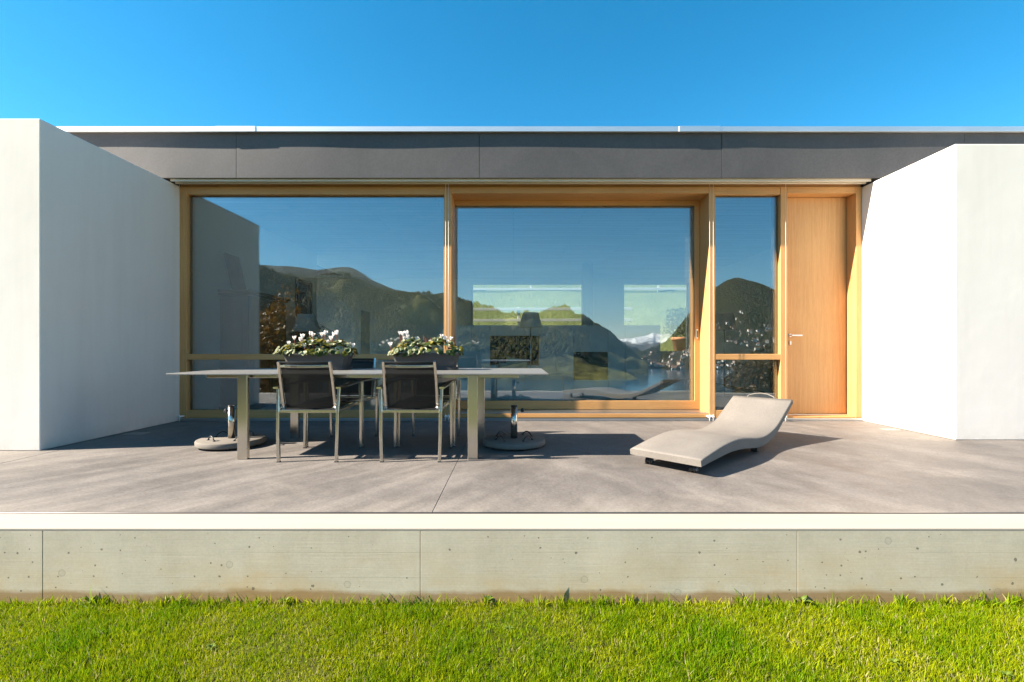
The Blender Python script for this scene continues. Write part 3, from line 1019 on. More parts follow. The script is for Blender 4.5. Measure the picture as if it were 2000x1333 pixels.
# sliding door
sd = MB()
sd.box(-0.8135, 2.5685, FY0 + .001, 6.735, 2.990, 3.075, 'wood_h', 0.003)
sd.box(2.569, 2.65, FY0, 6.735, 0.036, 3.075, 'wood_v', 0.003)
sd.box(-0.8135, 2.5685, FY0 + .002, 6.655, 0.040, 0.092, 'wood_h', 0.003)
so = sd.build('sliding_door', H, HO)
tk = MB()
tk.box(-0.812, 2.567, FY0 + .012, 6.70, 0.093, 0.106, 'threshold_metal', 0.002)
tk.build('track', so, HO)
fr_ = MB()
fr_.box(-0.812, 2.5665, 6.665, 6.73, 2.924, 2.989, 'wood_h', 0.003)
fr_.box(-0.812, 2.5665, 6.665, 6.73, 0.108, 0.228, 'wood_h', 0.003)
fr_.box(2.498, 2.5665, 6.6655, 6.7295, 0.2285, 2.9235, 'wood_v', 0.003)
fr_.build('leaf_frame', so, HO)
g = MB(); g.box(-0.812, 2.504, 6.685, 6.707, 0.222, 2.930, 'glass', 0); g.build('pane', so, HO)
hd = MB(); hd.box(2.520, 2.546, 6.656, 6.6645, 1.08, 1.22, 'steel', 0.004); hd.box(2.527, 2.539, 6.654, 6.6565, 1.105, 1.195, 'black_plastic', 0); hd.build('handle', so, HO)
# narrow window
w = MB()
w.box(2.6505, 3.5095, FY0 + .002, FY1, 2.974, 3.075, 'wood_h', 0.003)
w.box(2.6505, 3.5095, FY0 + .002, FY1, 0.802, 0.876, 'wood_h', 0.003)
w.box(2.6505, 3.5095, FY0 + .002, FY1, 0.036, 0.135, 'wood_h', 0.003)
w.box(3.510, 3.60, FY0, 6.60, 0.036, 3.075, 'wood_v', 0.003)
wo = w.build('window_frame', H, HO)
for z0, z1 in ((0.870, 2.980), (0.130, 0.808)):
    g = MB(); g.box(2.645, 3.515, 6.415, 6.437, z0, z1, 'glass', 0); g.build('pane', wo, HO)
# entrance door
d = MB()
d.box(3.6005, 4.4995, FY0 + .001, 6.60, 2.990, 3.075, 'wood_h', 0.003)
d.box(4.50, 4.577, FY0, 6.60, 0.036, 3.075, 'wood_v', 0.003)
do = d.build('door_frame', H, HO)
dl = MB(); dl.box(3.603, 4.497, 6.532, 6.592, 0.066, 2.987, 'wood_door', 0.003)
dlo = dl.build('entrance_door', H, HO)
lv_ = MB()
lv_.tube([(3.735, 6.530, 1.125), (3.735, 6.475, 1.125)], 0.010, 'white_metal', 10)
lv_.bar([(3.728, 6.474, 1.125), (3.868, 6.474, 1.125)], 0.012, 0.020, 'white_metal')
lv_.lathe([(0, 0), (0.024, 0), (0.024, 0.008), (0, 0.008)], 'white_metal', 0, 0, 20)
bmesh.ops.rotate(lv_.bm, verts=[v for v in lv_.bm.verts if abs(v.co.x) < .1], cent=(0, 0, 0), matrix=Matrix.Rotation(R(90), 3, 'X'))
bmesh.ops.translate(lv_.bm, verts=[v for v in lv_.bm.verts if abs(v.co.x) < .1], vec=(3.735, 6.531, 1.125))
lv_.build('handle', dlo, HO)
lk = MB(); lk.bar([(3.735, 6.522, 1.0), (3.735, 6.522, 1.05)], 0.022, 0.016, 'white_metal'); lk.build('lock_plate', dlo, HO)
th = MB()
th.box(3.602, 4.498, 6.365, 6.53, 0.030, 0.052, 'wood_h', 0.002)
th.box(3.602, 4.498, 6.505, 6.531, 0.053, 0.064, 'aluminium', 0.002)
th.build('door_sill', H, HO)
b = MB(); b.box(-4.39, 4.577, 6.332, 6.349, 0.001, 0.034, 'threshold_metal', 0.002); b.box(-4.39, 4.577, 6.35, 6.72, -0.1, 0.030, 'threshold_metal', 0); b.build('threshold', H, HO)
# blind guide cables and their floor clamps
for x in (-4.335, -0.882, -0.845, 2.545, 2.592, 3.532):
    c_ = MB(); c_.tube([(x, 6.272, 0.03), (x, 6.272, 3.09)], 0.0024, 'white_metal', 6)
    co = c_.build('guide_cable', H, HO)
    k_ = MB()
    k_.box(x - 0.016, x + 0.016, 6.262, 6.348, 0.052, 0.074, 'white_metal', 0.003)
    k_.tube([(x, 6.272, 0.002), (x, 6.272, 0.09)], 0.007, 'white_metal', 8)
    k_.build('clamp', co, HO)

# inside of the house
b = MB(); b.box(-8, 5.45, 6.74, 14.6, -0.1, 0.012, 'floor_inside', 0); b.build('room_floor', H, HO)
b = MB()
b.box(-5.0, 5.6, 6.48, 14.7, 3.062, 3.112, 'ceiling_boards', 0)
b.box(-8, -5.001, 6.48, 8.8, 3.062, 3.112, 'ceiling_boards', 0)
b.box(-8, -5.001, 14.2, 14.7, 3.062, 3.112, 'ceiling_boards', 0)
b.build('room_ceiling', H, HO)
b = MB(); b.box(-4.62, -4.396, 6.625, 10.8, 0.0, 3.06, 'plaster', 0); b.build('room_wall', H, HO)
b = MB(); b.box(5.45, 5.60, 6.6, 14.7, 0, 3.06, 'plaster', 0); b.build('room_wall', H, HO)
b = MB()
b.box(-8.2, -8.0, 6.6, 8.6, 0, 3.06, 'plaster', 0)
b.box(-8.2, -8.0, 14.3, 14.599, 0, 3.06, 'plaster', 0)
b.box(-8.2, -8.0, 8.601, 14.299, 0, 0.05, 'plaster', 0)
b.box(-8.2, -8.0, 8.601, 14.299, 2.98, 3.06, 'plaster', 0)
b.build('room_wall', H, HO)
f_ = MB()
for q in (8.602, 11.42, 14.23):
    f_.box(-8.13, -8.06, q, q + 0.065, 0.051, 2.979, 'wood_v', 0.003)
f_.box(-8.131, -8.059, 8.668, 14.229, 0.051, 0.12, 'wood_h', 0.003)
f_.box(-8.131, -8.059, 8.668, 14.229, 2.91, 2.979, 'wood_h', 0.003)
fo = f_.build('added_side_window', H, HO)  # invented window out of view, added to bring sunlight into the room
for q in (8.66, 11.48):
    g = MB(); g.box(-8.10, -8.09, q, q + 2.76, 0.115, 2.915, 'clear_glass', 0); g.build('pane', fo, HO)
b = MB()
b.box(-8.2, -1.28, 14.6, 14.9, 0, 3.06, 'plaster', 0)
b.box(2.12, 3.31, 14.6, 14.9, 0, 3.06, 'plaster', 0)
b.box(5.32, 5.45, 14.6, 14.9, 0, 3.06, 'plaster', 0)
b.box(-1.279, 2.119, 14.6, 14.9, 0, 0.81, 'plaster', 0)
b.box(3.311, 5.319, 14.6, 14.9, 0, 0.81, 'plaster', 0)
b.box(-1.279, 2.119, 14.6, 14.9, 2.94, 3.06, 'plaster', 0)
b.box(3.311, 5.319, 14.6, 14.9, 2.94, 3.06, 'plaster', 0)
b.build('back_wall', H, HO)
for x0, x1 in ((-1.28, 2.12), (3.31, 5.32)):
    f_ = MB()
    for q in ((x0, x1, 0.81, 0.87), (x0, x1, 2.89, 2.94)):
        f_.box(q[0] + .001, q[1] - .001, 14.68, 14.76, q[2] + .001, q[3] - .001, 'cabinet_white', 0.003)
    for q in (x0, x1 - 0.05):
        f_.box(q + .001, q + 0.049, 14.681, 14.759, 0.871, 2.889, 'cabinet_white', 0.003)
    fo = f_.build('rear_window', H, HO)
    g = MB(); g.box(x0 + 0.045, x1 - 0.045, 14.71, 14.72, 0.865, 2.895, 'clear_glass', 0); g.build('pane', fo, HO)
b = MB(); b.lathe([(0, 0.012), (0.135, 0.012), (0.135, 3.06), (0, 3.06)], 'column_paint', 1.86, 12.1, 40); b.build('column', H, HO)
b = MB(); b.box(-4.2, -3.98, 12.6, 13.4, 0.012, 1.95, 'plaster', 0.004); b.build('partition', H, HO)

# ------------------------------------------------------------------ furniture inside
wd = thing('wardrobe', (-4.16, 7.8, 0.012), 'dark brown wooden wardrobe behind the left pane', 'wardrobe')
wo_ = wd.location.copy()
x0, x1, y0, y1 = -4.375, -3.96, 7.20, 8.40
b = MB(); b.box(x0, x1, y0, y1, 0.09, 1.74, 'wood_dark', 0.006); b.build('carcass', wd, wo_)
b = MB(); b.box(x0 - .01, x1 + .02, y0 - .02, y1 + .02, 0.012, 0.088, 'wood_dark', 0.006); b.build('plinth', wd, wo_)
b = MB()
b.box(x0 - .012, x1 + .03, y0 - .03, y1 + .03, 1.742, 1.775, 'wood_dark', 0.006)
b.box(x0 - .012, x1 + .055, y0 - .055, y1 + .055, 1.777, 1.82, 'wood_dark', 0.010)
b.build('cornice', wd, wo_)
for k in range(2):
    ya = y0 + 0.03 + k * 0.575
    b = MB()
    b.box(x1 + .001, x1 + .022, ya, ya + 0.565, 0.13, 1.70, 'wood_dark', 0.004)
    b.box(x1 + .0225, x1 + .032, ya + .07, ya + 0.495, 0.22, 0.85, 'wood_dark', 0.006)
    b.box(x1 + .0225, x1 + .032, ya + .07, ya + 0.495, 0.95, 1.61, 'wood_dark', 0.006)
    dd = b.build('door', wd, wo_)
    b = MB(); b.tube([(x1 + .022, ya + (0.53 if k == 0 else 0.035), 0.92), (x1 + .05, ya + (0.53 if k == 0 else 0.035), 0.92)], 0.012, 'chrome', 10); b.build('knob', dd, wo_)
b = MB(); b.box(x0 + .07, x1 - .07, y0 - .010, y0 - .0005, 0.22, 1.62, 'wood_dark', 0.006); b.build('side_panel', wd, wo_)

pt = thing('painting', (-4.20, 7.4, 1.822), 'small brown painting leaning on top of the wardrobe', 'painting')
b = MB(); b.box(-0.012, 0.012, -0.18, 0.20, 0.0, 0.58, 'wood_dark', 0.004); b.build('frame', pt)
b = MB(); b.box(0.0125, 0.015, -0.155, 0.175, 0.025, 0.555, 'picture_paint', 0); b.build('canvas', pt)
pt.rotation_euler = (0, R(-13), 0)

pf = thing('framed_picture', (-4.39, 10.1, 1.15), 'tall dark-framed picture on the inner left wall behind the plant', 'picture')
b = MB()
for q in ((-0.37, -0.31, 0, 1.22), (0.31, 0.37, 0, 1.22), (-0.3095, 0.3095, 0, 0.06), (-0.3095, 0.3095, 1.16, 1.22)):
    b.box(-0.004, 0.035, q[0], q[1], q[2], q[3], 'wood_dark', 0.004)
b.build('frame', pf)
b = MB(); b.box(-0.003, 0.012, -0.309, 0.309, 0.061, 1.159, 'picture_paint', 0); b.build('canvas', pf)

def floor_lamp(x, y, ztop, sh, r1, r0, label):
    t_ = thing('floor_lamp', (x, y, 0.012), label, 'lamp', 'white shaded lamps inside the house')
    b = MB(); b.lathe([(0, 0), (0.14, 0), (0.14, 0.012), (0.02, 0.022), (0, 0.022)], 'chrome', 0, 0, 32); b.build('base', t_)
    b = MB(); b.tube([(0, 0, 0.02), (0, 0, ztop - 0.06)], 0.009, 'chrome', 10); b.build('pole', t_)
    b = MB()
    b.lathe([(r0, ztop - sh), (r1, ztop)], 'lamp_shade', 0, 0, 40)
    b.lathe([(r0 - .004, ztop - sh), (r1 - .004, ztop)], 'lamp_shade', 0, 0, 40)
    for k in range(3):
        an = k * 2.094
        b.tube([(0, 0, ztop - 0.065), (r1 * math.cos(an), r1 * math.sin(an), ztop - 0.02)], 0.003, 'chrome', 6)
    b.build('lamp_shade', t_, fixn=False)
floor_lamp(-3.28, 7.65, 1.475, 0.27, 0.13, 0.215, 'white cone lamp shade behind the left planter')
floor_lamp(0.31, 8.75, 1.585, 0.275, 0.14, 0.215, 'white floor lamp in front of the screen in the sliding door pane')
floor_lamp(4.10, 9.4, 1.62, 0.33, 0.16, 0.22, 'white floor lamp behind the narrow window')

# potted dracaena
dp = thing('house_plant', (-3.95, 9.55, 0.012), 'dark arching house plant behind the lamp in the left pane', 'plant')
b = MB(); b.lathe([(0, 0), (0.15, 0), (0.19, 0.34), (0.17, 0.34), (0.165, 0.30), (0, 0.30)], 'planter_plastic', 0, 0, 28); b.build('pot', dp)
b = MB(); b.tube([(0, 0, 0.28), (0.02, 0.01, 0.8), (0.0, 0.0, 1.35)], 0.022, 'bark', 8); b.build('trunk', dp)
for k in range(46):
    an = rng.uniform(0, 6.283)
    z0 = rng.uniform(0.85, 1.42)
    ln = rng.uniform(0.38, 0.62)
    up_ = rng.uniform(0.1, 0.55)
    P = []
    for q in np.linspace(0, 1, 6):
        r_ = ln * (q - 0.18 * q * q)
        P.append((r_ * math.cos(an), r_ * math.sin(an), z0 + up_ * q * 0.9 - 0.85 * q * q * ln * 1.1))
    b = MB()
    b.sweep(P, [(-0.022, 0.003), (0, -0.002), (0.022, 0.003), (0, 0.0)], 'leaf_dark', True, scales=[0.5, 0.9, 1, 0.9, 0.6, 0.1])
    b.build('leaf', dp)

# low cabinet with screen and fireplace
cb = thing('media_cabinet', (0.75, 10.2, 0.012), 'long pale cabinet wall with screen and fireplace seen through the sliding door', 'cabinet')
cbo = cb.location.copy()
b = MB(); b.box(-1.54, 3.03, 10.025, 10.45, 0.012, 1.425, 'cabinet_white', 0); b.build('carcass', cb, cbo)
cx_ = [-1.55, -0.86, -0.49, 0.53, 0.88, 1.24, 1.96, 2.32, 3.04]
for i, (a_, b_) in enumerate(zip(cx_, cx_[1:])):
    p_ = MB()
    if i == 2:
        p_.box(a_ + .003, b_ - .003, 10.0, 10.0245, 1.215, 1.43, 'cabinet_white', 0.002)
        p_.box(a_ + .003, b_ - .003, 10.0, 10.0245, 0.05, 0.60, 'cabinet_white', 0.002)
    elif i == 5:
        p_.box(a_ + .003, b_ - .003, 10.0, 10.0245, 0.88, 1.43, 'cabinet_white', 0.002)
        p_.box(a_ + .003, b_ - .003, 10.0, 10.0245, 0.05, 0.30, 'cabinet_white', 0.002)
    else:
        p_.box(a_ + .003, b_ - .003, 10.0, 10.0245, 0.05, 1.43, 'cabinet_white', 0.002)
    p_.build('front_panel', cb, cbo)
b = MB(); b.box(-0.485, 0.525, 10.005, 10.0245, 0.604, 1.211, 'screen_black', 0.002); b.build('screen', cb, cbo)
b = MB(); b.box(1.245, 1.955, 10.012, 10.0245, 0.304, 0.876, 'screen_black', 0.002); b.build('fireplace', cb, cbo)

# sofa with cushions
sf = thing('sofa', (0.28, 8.95, 0.012), 'white sofa seen through the sliding door pane', 'sofa')
sfo = sf.location.copy()
b = MB(); b.box(-0.32, 0.88, 8.62, 9.45, 0.06, 0.34, 'sofa_fabric', 0.03); b.build('seat', sf, sfo)
b = MB(); b.box(-0.32, 0.88, 8.45, 8.615, 0.03, 0.50, 'sofa_fabric', 0.03); b.build('backrest', sf, sfo)
for x in (-0.29, 0.83):
    for y in (8.50, 9.40):
        b = MB(); b.tube([(x, y, 0.012), (x, y, 0.06)], 0.02, 'chrome', 8); b.build('leg', sf, sfo)
def cushion(x, y, z, rx, rz, sz, label):
    b = MB()
    b.grid(lambda u, v: (sz * (u - .5), sz * 0.32 * math.sin(math.pi * u) ** 0.6 * math.sin(math.pi * v) ** 0.6, sz * v), 12, 12, 'cushion_fabric')
    b.grid(lambda u, v: (sz * (u - .5), -sz * 0.32 * math.sin(math.pi * u) ** 0.6 * math.sin(math.pi * v) ** 0.6, sz * v), 12, 12, 'cushion_fabric')
    bmesh.ops.remove_doubles(b.bm, verts=b.bm.verts, dist=0.001)
    o = b.build('cushion')
    o.location = (x, y, z)
    o.rotation_euler = (rx, R(12), rz)
    tag(o, label, 'cushion')
cushion(0.03, 8.78, 0.352, R(-14), 0.4, 0.44, 'taller beige cushion standing on the white sofa')
cushion(-0.19, 8.76, 0.352, R(-10), -0.2, 0.34, 'smaller pale cushion at the end of the white sofa')

# ------------------------------------------------------------------ behind the house: fences and a potted shrub
def bank_fence(y, x0, x1, zr, step, label, seed):
    r_ = random.Random(seed)
    f_ = thing('bank_fence', ((x0 + x1) / 2, y, ground_h((x0 + x1) / 2, y)), label, 'fence', 'wooden rail fences on the grass bank')
    o_ = f_.location.copy()
    x = x0
    while x <= x1 + .01:
        g0 = ground_h(x, y)
        b = MB(); b.bar([(x, y, g0 - .2), (x, y, zr + 0.10)], 0.10, 0.10, 'fence_wood'); b.build('post', f_, o_)
        x += step
    for dz in (0.0, -0.42):
        b = MB(); b.bar([(x0 - .3, y - .08, zr + dz), (x1 + .3, y - .08, zr + dz + 0.03)], 0.04, 0.10, 'fence_wood'); b.build('rail', f_, o_)
bank_fence(22.0, -5, 11, 4.05, 2.9, 'upper wooden rail fence on the bank seen through the rear windows', 1)
bank_fence(18.4, -5, 4.2, 2.42, 2.6, 'lower wooden rail fence on the bank seen through the rear windows', 2)

def leaf_cloud(n, c, rad, size, seed, hollow=0.35):
    g = np.random.default_rng(seed)
    d = g.normal(size=(n, 3))
    d /= np.linalg.norm(d, axis=1)[:, None]
    ph = np.sin(d[:, 0] * 5 + seed) * np.sin(d[:, 1] * 4 + 1.3 * seed) * np.sin(d[:, 2] * 6 + .7 * seed)
    r_ = (hollow + (1 - hollow) * g.random(n) ** 0.6) * (1 + 0.38 * ph)
    p = d * r_[:, None] * np.array(rad) + np.array(c)
    a = g.normal(size=(n, 3)); a /= np.linalg.norm(a, axis=1)[:, None]
    b = np.cross(a, g.normal(size=(n, 3))); b /= np.linalg.norm(b, axis=1)[:, None]
    s_ = (size * g.uniform(0.6, 1.3, n))[:, None]
    V = np.stack([p - a * s_ , p - b * s_ * 0.45, p + a * s_, p + b * s_ * 0.45], 1).reshape(-1, 3)
    F = np.arange(n * 4).reshape(-1, 4)
    return V, F

def shrub(name, x, y, rad, n, size, mat, label, cat, seed, zc=None):
    z = ground_h(x, y)
    o = thing(name, (x, y, z), label, cat)
    hz = zc if zc is not None else rad[2] * 1.05
    b = MB()
    b.tube([(0, 0, -0.2), (0.03, 0.02, hz * 0.5), (0, 0.05, hz)], 0.05 + 0.03 * rad[2], 'bark', 8, scales=[1, 0.8, 0.4])
    for k in range(6):
        an = k * 1.05
        b.tube([(0, 0, hz * 0.45), (rad[0] * 0.4 * math.cos(an), rad[1] * 0.4 * math.sin(an), hz * 0.9), (rad[0] * 0.7 * math.cos(an), rad[1] * 0.7 * math.sin(an), hz * 1.25)], 0.03 + 0.012 * rad[2], 'bark', 6, scales=[1, .7, .3])
    b.build('trunk', o)
    V, F = leaf_cloud(n, (0, 0, hz), rad, size, seed)
    np_mesh('crown', V, F, mat, o)
    return o

ps = thing('potted_shrub', (6.05, 17.6, ground_h(6.05, 17.6)), 'terracotta pot with a shrub outside the right rear window', 'plant')
b = MB(); b.lathe([(0, -0.1), (0.20, -0.1), (0.27, 0.36), (0.31, 0.36), (0.31, 0.46), (0.27, 0.46), (0.26, 0.40), (0, 0.40)], 'terracotta', 0, 0, 28); b.build('pot', ps)
V, F = leaf_cloud(1600, (0, 0, 0.95), (0.55, 0.5, 0.6), 0.06, 5)
np_mesh('foliage', V, F, 'leaf_olive', ps)

shrub('autumn_tree', -9.3, -6.2, (1.55, 1.4, 2.3), 9000, 0.09, 'leaf_autumn', 'brown autumn tree mirrored in the wardrobe pane', 'tree', 3)
shrub('autumn_tree', 8.3, -3.2, (1.1, 1.0, 0.9), 5000, 0.08, 'leaf_autumn', 'low brown shrub mirrored low in the narrow window', 'shrub', 8)
shrub('olive_shrub', 3.2, -9.0, (1.6, 1.2, 0.75), 5000, 0.09, 'leaf_olive', 'olive green shrub mirrored low in the sliding door', 'shrub', 6, 0.9)

# ------------------------------------------------------------------ dining table
tb = thing('dining_table', (-1.33, 4.65, 0), 'long stone-topped dining table with brushed steel legs', 'table')
tbo = (-1.33, 4.65, 0)
b = MB(); b.box(-2.957, 0.296, 4.11, 5.19, 0.724, 0.738, 'table_stone', 0.002); b.build('tabletop', tb, tbo)
for x in (-2.362, -0.392):
    for y in (4.13, 5.11):
        b = MB(); b.box(x, x + 0.085, y, y + 0.042, 0.0, 0.7235, 'steel', 0.003); b.build('leg', tb, tbo)
b = MB()
for y in (4.20, 5.06):
    b.box(-2.67, 0.045, y, y + 0.035, 0.694, 0.7235, 'steel', 0.002)
for x in (-2.60, -1.33, -0.05):
    b.box(x, x + 0.04, 4.2355, 5.0595, 0.696, 0.7225, 'steel', 0.002)
b.build('under_frame', tb, tbo)

# ------------------------------------------------------------------ chairs
def make_chair():
    o = thing('garden_chair', (0, 0, 0), 'chair', 'chair', 'steel armchairs at the dining table')
    for s in (-1, 1):
        b = MB(); b.bar([(s * 0.241, -0.285, 0), (s * 0.248, -0.282, 0.22), (s * 0.249, -0.278, 0.42), (s * 0.253, -0.268, 0.52), (s * 0.256, -0.262, 0.612)], 0.026, 0.026, 'steel', up=(0, 1, 0))
        b.build('leg', o)
        b = MB(); b.bar([(s * 0.268, 0.285, 0), (s * 0.266, 0.283, 0.35), (s * 0.264, 0.278, 0.628)], 0.026, 0.026, 'steel', up=(0, 1, 0))
        b.build('leg', o)
        b = MB(); b.bar([(s * 0.262, -0.300, 0.621), (s * 0.270, -0.15, 0.626), (s * 0.270, 0.10, 0.636), (s * 0.266, 0.27, 0.640), (s * 0.264, 0.30, 0.636)], 0.042, 0.016, 'steel')
        b.build('armrest', o)
        b = MB(); b.bar([(s * 0.216, -0.236, 0.425), (s * 0.217, -0.262, 0.53), (s * 0.216, -0.300, 0.68), (s * 0.210, -0.352, 0.842)], 0.022, 0.028, 'steel', up=(0, 1, 0))
        b.build('back_post', o)
        b = MB(); b.bar([(s * 0.232, -0.262, 0.420), (s * 0.236, 0.0, 0.424), (s * 0.240, 0.285, 0.438)], 0.020, 0.026, 'steel')
        b.build('seat_rail', o)
        b = MB()
        for z in (0.455, 0.49):
            b.tube([(s * 0.2, -0.262, z), (s * 0.262, -0.272, z)], 0.0045, 'steel', 8)
        b.build('bolt', o)
    b = MB(); b.bar([(-0.237, -0.272, 0.424), (0.237, -0.272, 0.424)], 0.024, 0.026, 'steel'); b.build('cross_bar', o)
    b = MB(); b.bar([(-0.25, 0.283, 0.428), (0.25, 0.283, 0.428)], 0.02, 0.022, 'steel'); b.build('cross_bar', o)
    P = [(x, -0.345 - 0.030 * (1 - (x / 0.2) ** 2), 0.806 - 0.004 * (1 - (x / 0.2) ** 2)) for x in np.linspace(-0.2, 0.2, 9)]
    b = MB(); b.bar(P, 0.016, 0.022, 'steel'); b.build('top_rail', o)
    def bk(u, v, off=0.0):
        x = (u - .5) * 2 * (0.203 - 0.004 * v)
        y = np.interp(v, [0, 0.3, 0.65, 1], [-0.232, -0.262, -0.305, -0.352]) - 0.020 * (1 - (2 * u - 1) ** 2) + off
        return (x, y, 0.448 + (0.838 - 0.448) * v)
    b = MB()
    b.grid(lambda u, v: bk(u, v), 10, 10, 'mesh_fabric')
    b.sweep([bk(u, 1.0, 0.006) for u in np.linspace(0, 1, 9)], [(-.010, -.004), (.010, -.004), (.010, .004), (-.010, .004)], 'black_plastic', False)
    b.build('backrest', o, fixn=False)
    b = MB()
    b.grid(lambda u, v: ((u - .5) * 2 * 0.225, -0.25 + 0.53 * v, 0.440 + 0.014 * v - 0.018 * (1 - (2 * u - 1) ** 2)), 10, 10, 'mesh_fabric')
    b.build('seat', o, fixn=False)
    for s, y in ((-1, -0.285), (1, -0.285), (-1, 0.285), (1, 0.285)):
        xx = 0.241 if y < 0 else 0.268
        b = MB(); b.box(s * xx - 0.014, s * xx + 0.014, y - 0.014, y + 0.014, -0.0005, 0.010, 'black_plastic', 0.002); b.build('foot_cap', o)
    return o

proto_chair = make_chair()
chairs = [(-1.722, 4.325, 0.0, 'steel armchair with black mesh back, near side of the table, nearer the left wall'),
          (-0.860, 4.325, 0.0, 'steel armchair with black mesh back, near side of the table, nearer the lounger'),
          (-1.727, 4.945, math.pi, 'armchair on the far side of the table behind the left planter'),
          (-0.838, 4.945, math.pi, 'armchair on the far side of the table behind the right planter')]
for i, (x, y, rz, lab) in enumerate(chairs):
    o = proto_chair if i == 0 else copy_tree(proto_chair)
    o.location = (x, y, 0)
    o.rotation_euler = (0, 0, rz)
    o['label'] = lab

# ------------------------------------------------------------------ planters with cyclamen
def leaf_mesh(cup, inner, seed):
    r_ = random.Random(seed)
    bm = bmesh.new()
    N = 10
    cen = bm.verts.new((0, 0, 0))
    in_, out = [], []
    for i in range(N):
        a = 2 * math.pi * i / N
        rad = 1.0 - 0.42 * max(0, math.cos(a)) ** 8 + 0.06 * r_.uniform(-1, 1)
        in_.append(bm.verts.new((0.70 * rad * math.cos(a), 0.66 * rad * math.sin(a), cup * 0.4)))
        out.append(bm.verts.new((rad * math.cos(a), 0.94 * rad * math.sin(a), cup + 0.12 * r_.uniform(-1, 1))))
    for i in range(N):
        j = (i + 1) % N
        f = bm.faces.new((cen, in_[i], in_[j])); f.material_index = 0; f.smooth = True
        f = bm.faces.new((in_[i], out[i], out[j], in_[j])); f.material_index = 1; f.smooth = True
    me = bpy.data.meshes.new('leaf')
    bm.to_mesh(me); bm.free()
    me.materials.append(M[inner])
    me.materials.append(M['leaf_rim'] if inner != 'leaf_yellow' else M['leaf_yellow'])
    return me

LEAVES = [leaf_mesh(0.35, 'leaf_green', 1), leaf_mesh(-0.25, 'leaf_green', 2), leaf_mesh(0.55, 'leaf_green', 3), leaf_mesh(0.3, 'leaf_yellow', 4)]
plain = leaf_mesh(-0.2, 'leaf_green', 6)
plain.materials[1] = M['leaf_green']
LEAVES.append(plain)

def flower_mesh(seed):
    r_ = random.Random(seed)
    b = MB()
    for k in range(5):
        an = k * 1.2566 + r_.uniform(-.2, .2)
        out = r_.uniform(0.25, 0.6)
        tw = r_.uniform(-0.3, 0.3)
        ca, sa = math.cos(an), math.sin(an)
        def pos(u, v):
            h = v
            r0 = 0.22 + out * v ** 1.5
            wdt = 0.46 * math.sin(math.pi * (0.12 + 0.80 * v)) * (u - .5) * 2
            tx, ty = -sa, ca
            return (ca * r0 + tx * wdt + 0.1 * tw * v, sa * r0 + ty * wdt, h * 1.15 + 0.12 * (2 * u - 1) ** 2)
        b.grid(pos, 2, 4, 'petal')
    b.lathe([(0, -0.28), (0.16, -0.15), (0.22, 0.05)], 'petal', 0, 0, 8)
    me_o = b.build('flower', fixn=False)
    me = me_o.data
    bpy.data.objects.remove(me_o)
    return me
FLOWERS = [flower_mesh(s) for s in (1, 2, 3, 4)]

def stem_mesh(h, bend):
    b = MB()
    b.tube([(bend, 0.0, -h), (bend * 0.7, 0.004, -h * 0.5), (bend * 0.15, 0, -h * 0.08), (0, 0, 0)], 0.0028, 'stem_red', 6)
    o = b.build('stem')
    me = o.data
    bpy.data.objects.remove(o)
    return me
STEMS = [stem_mesh(h, bd) for h, bd in ((0.10, 0.012), (0.13, -0.015), (0.16, 0.01))]

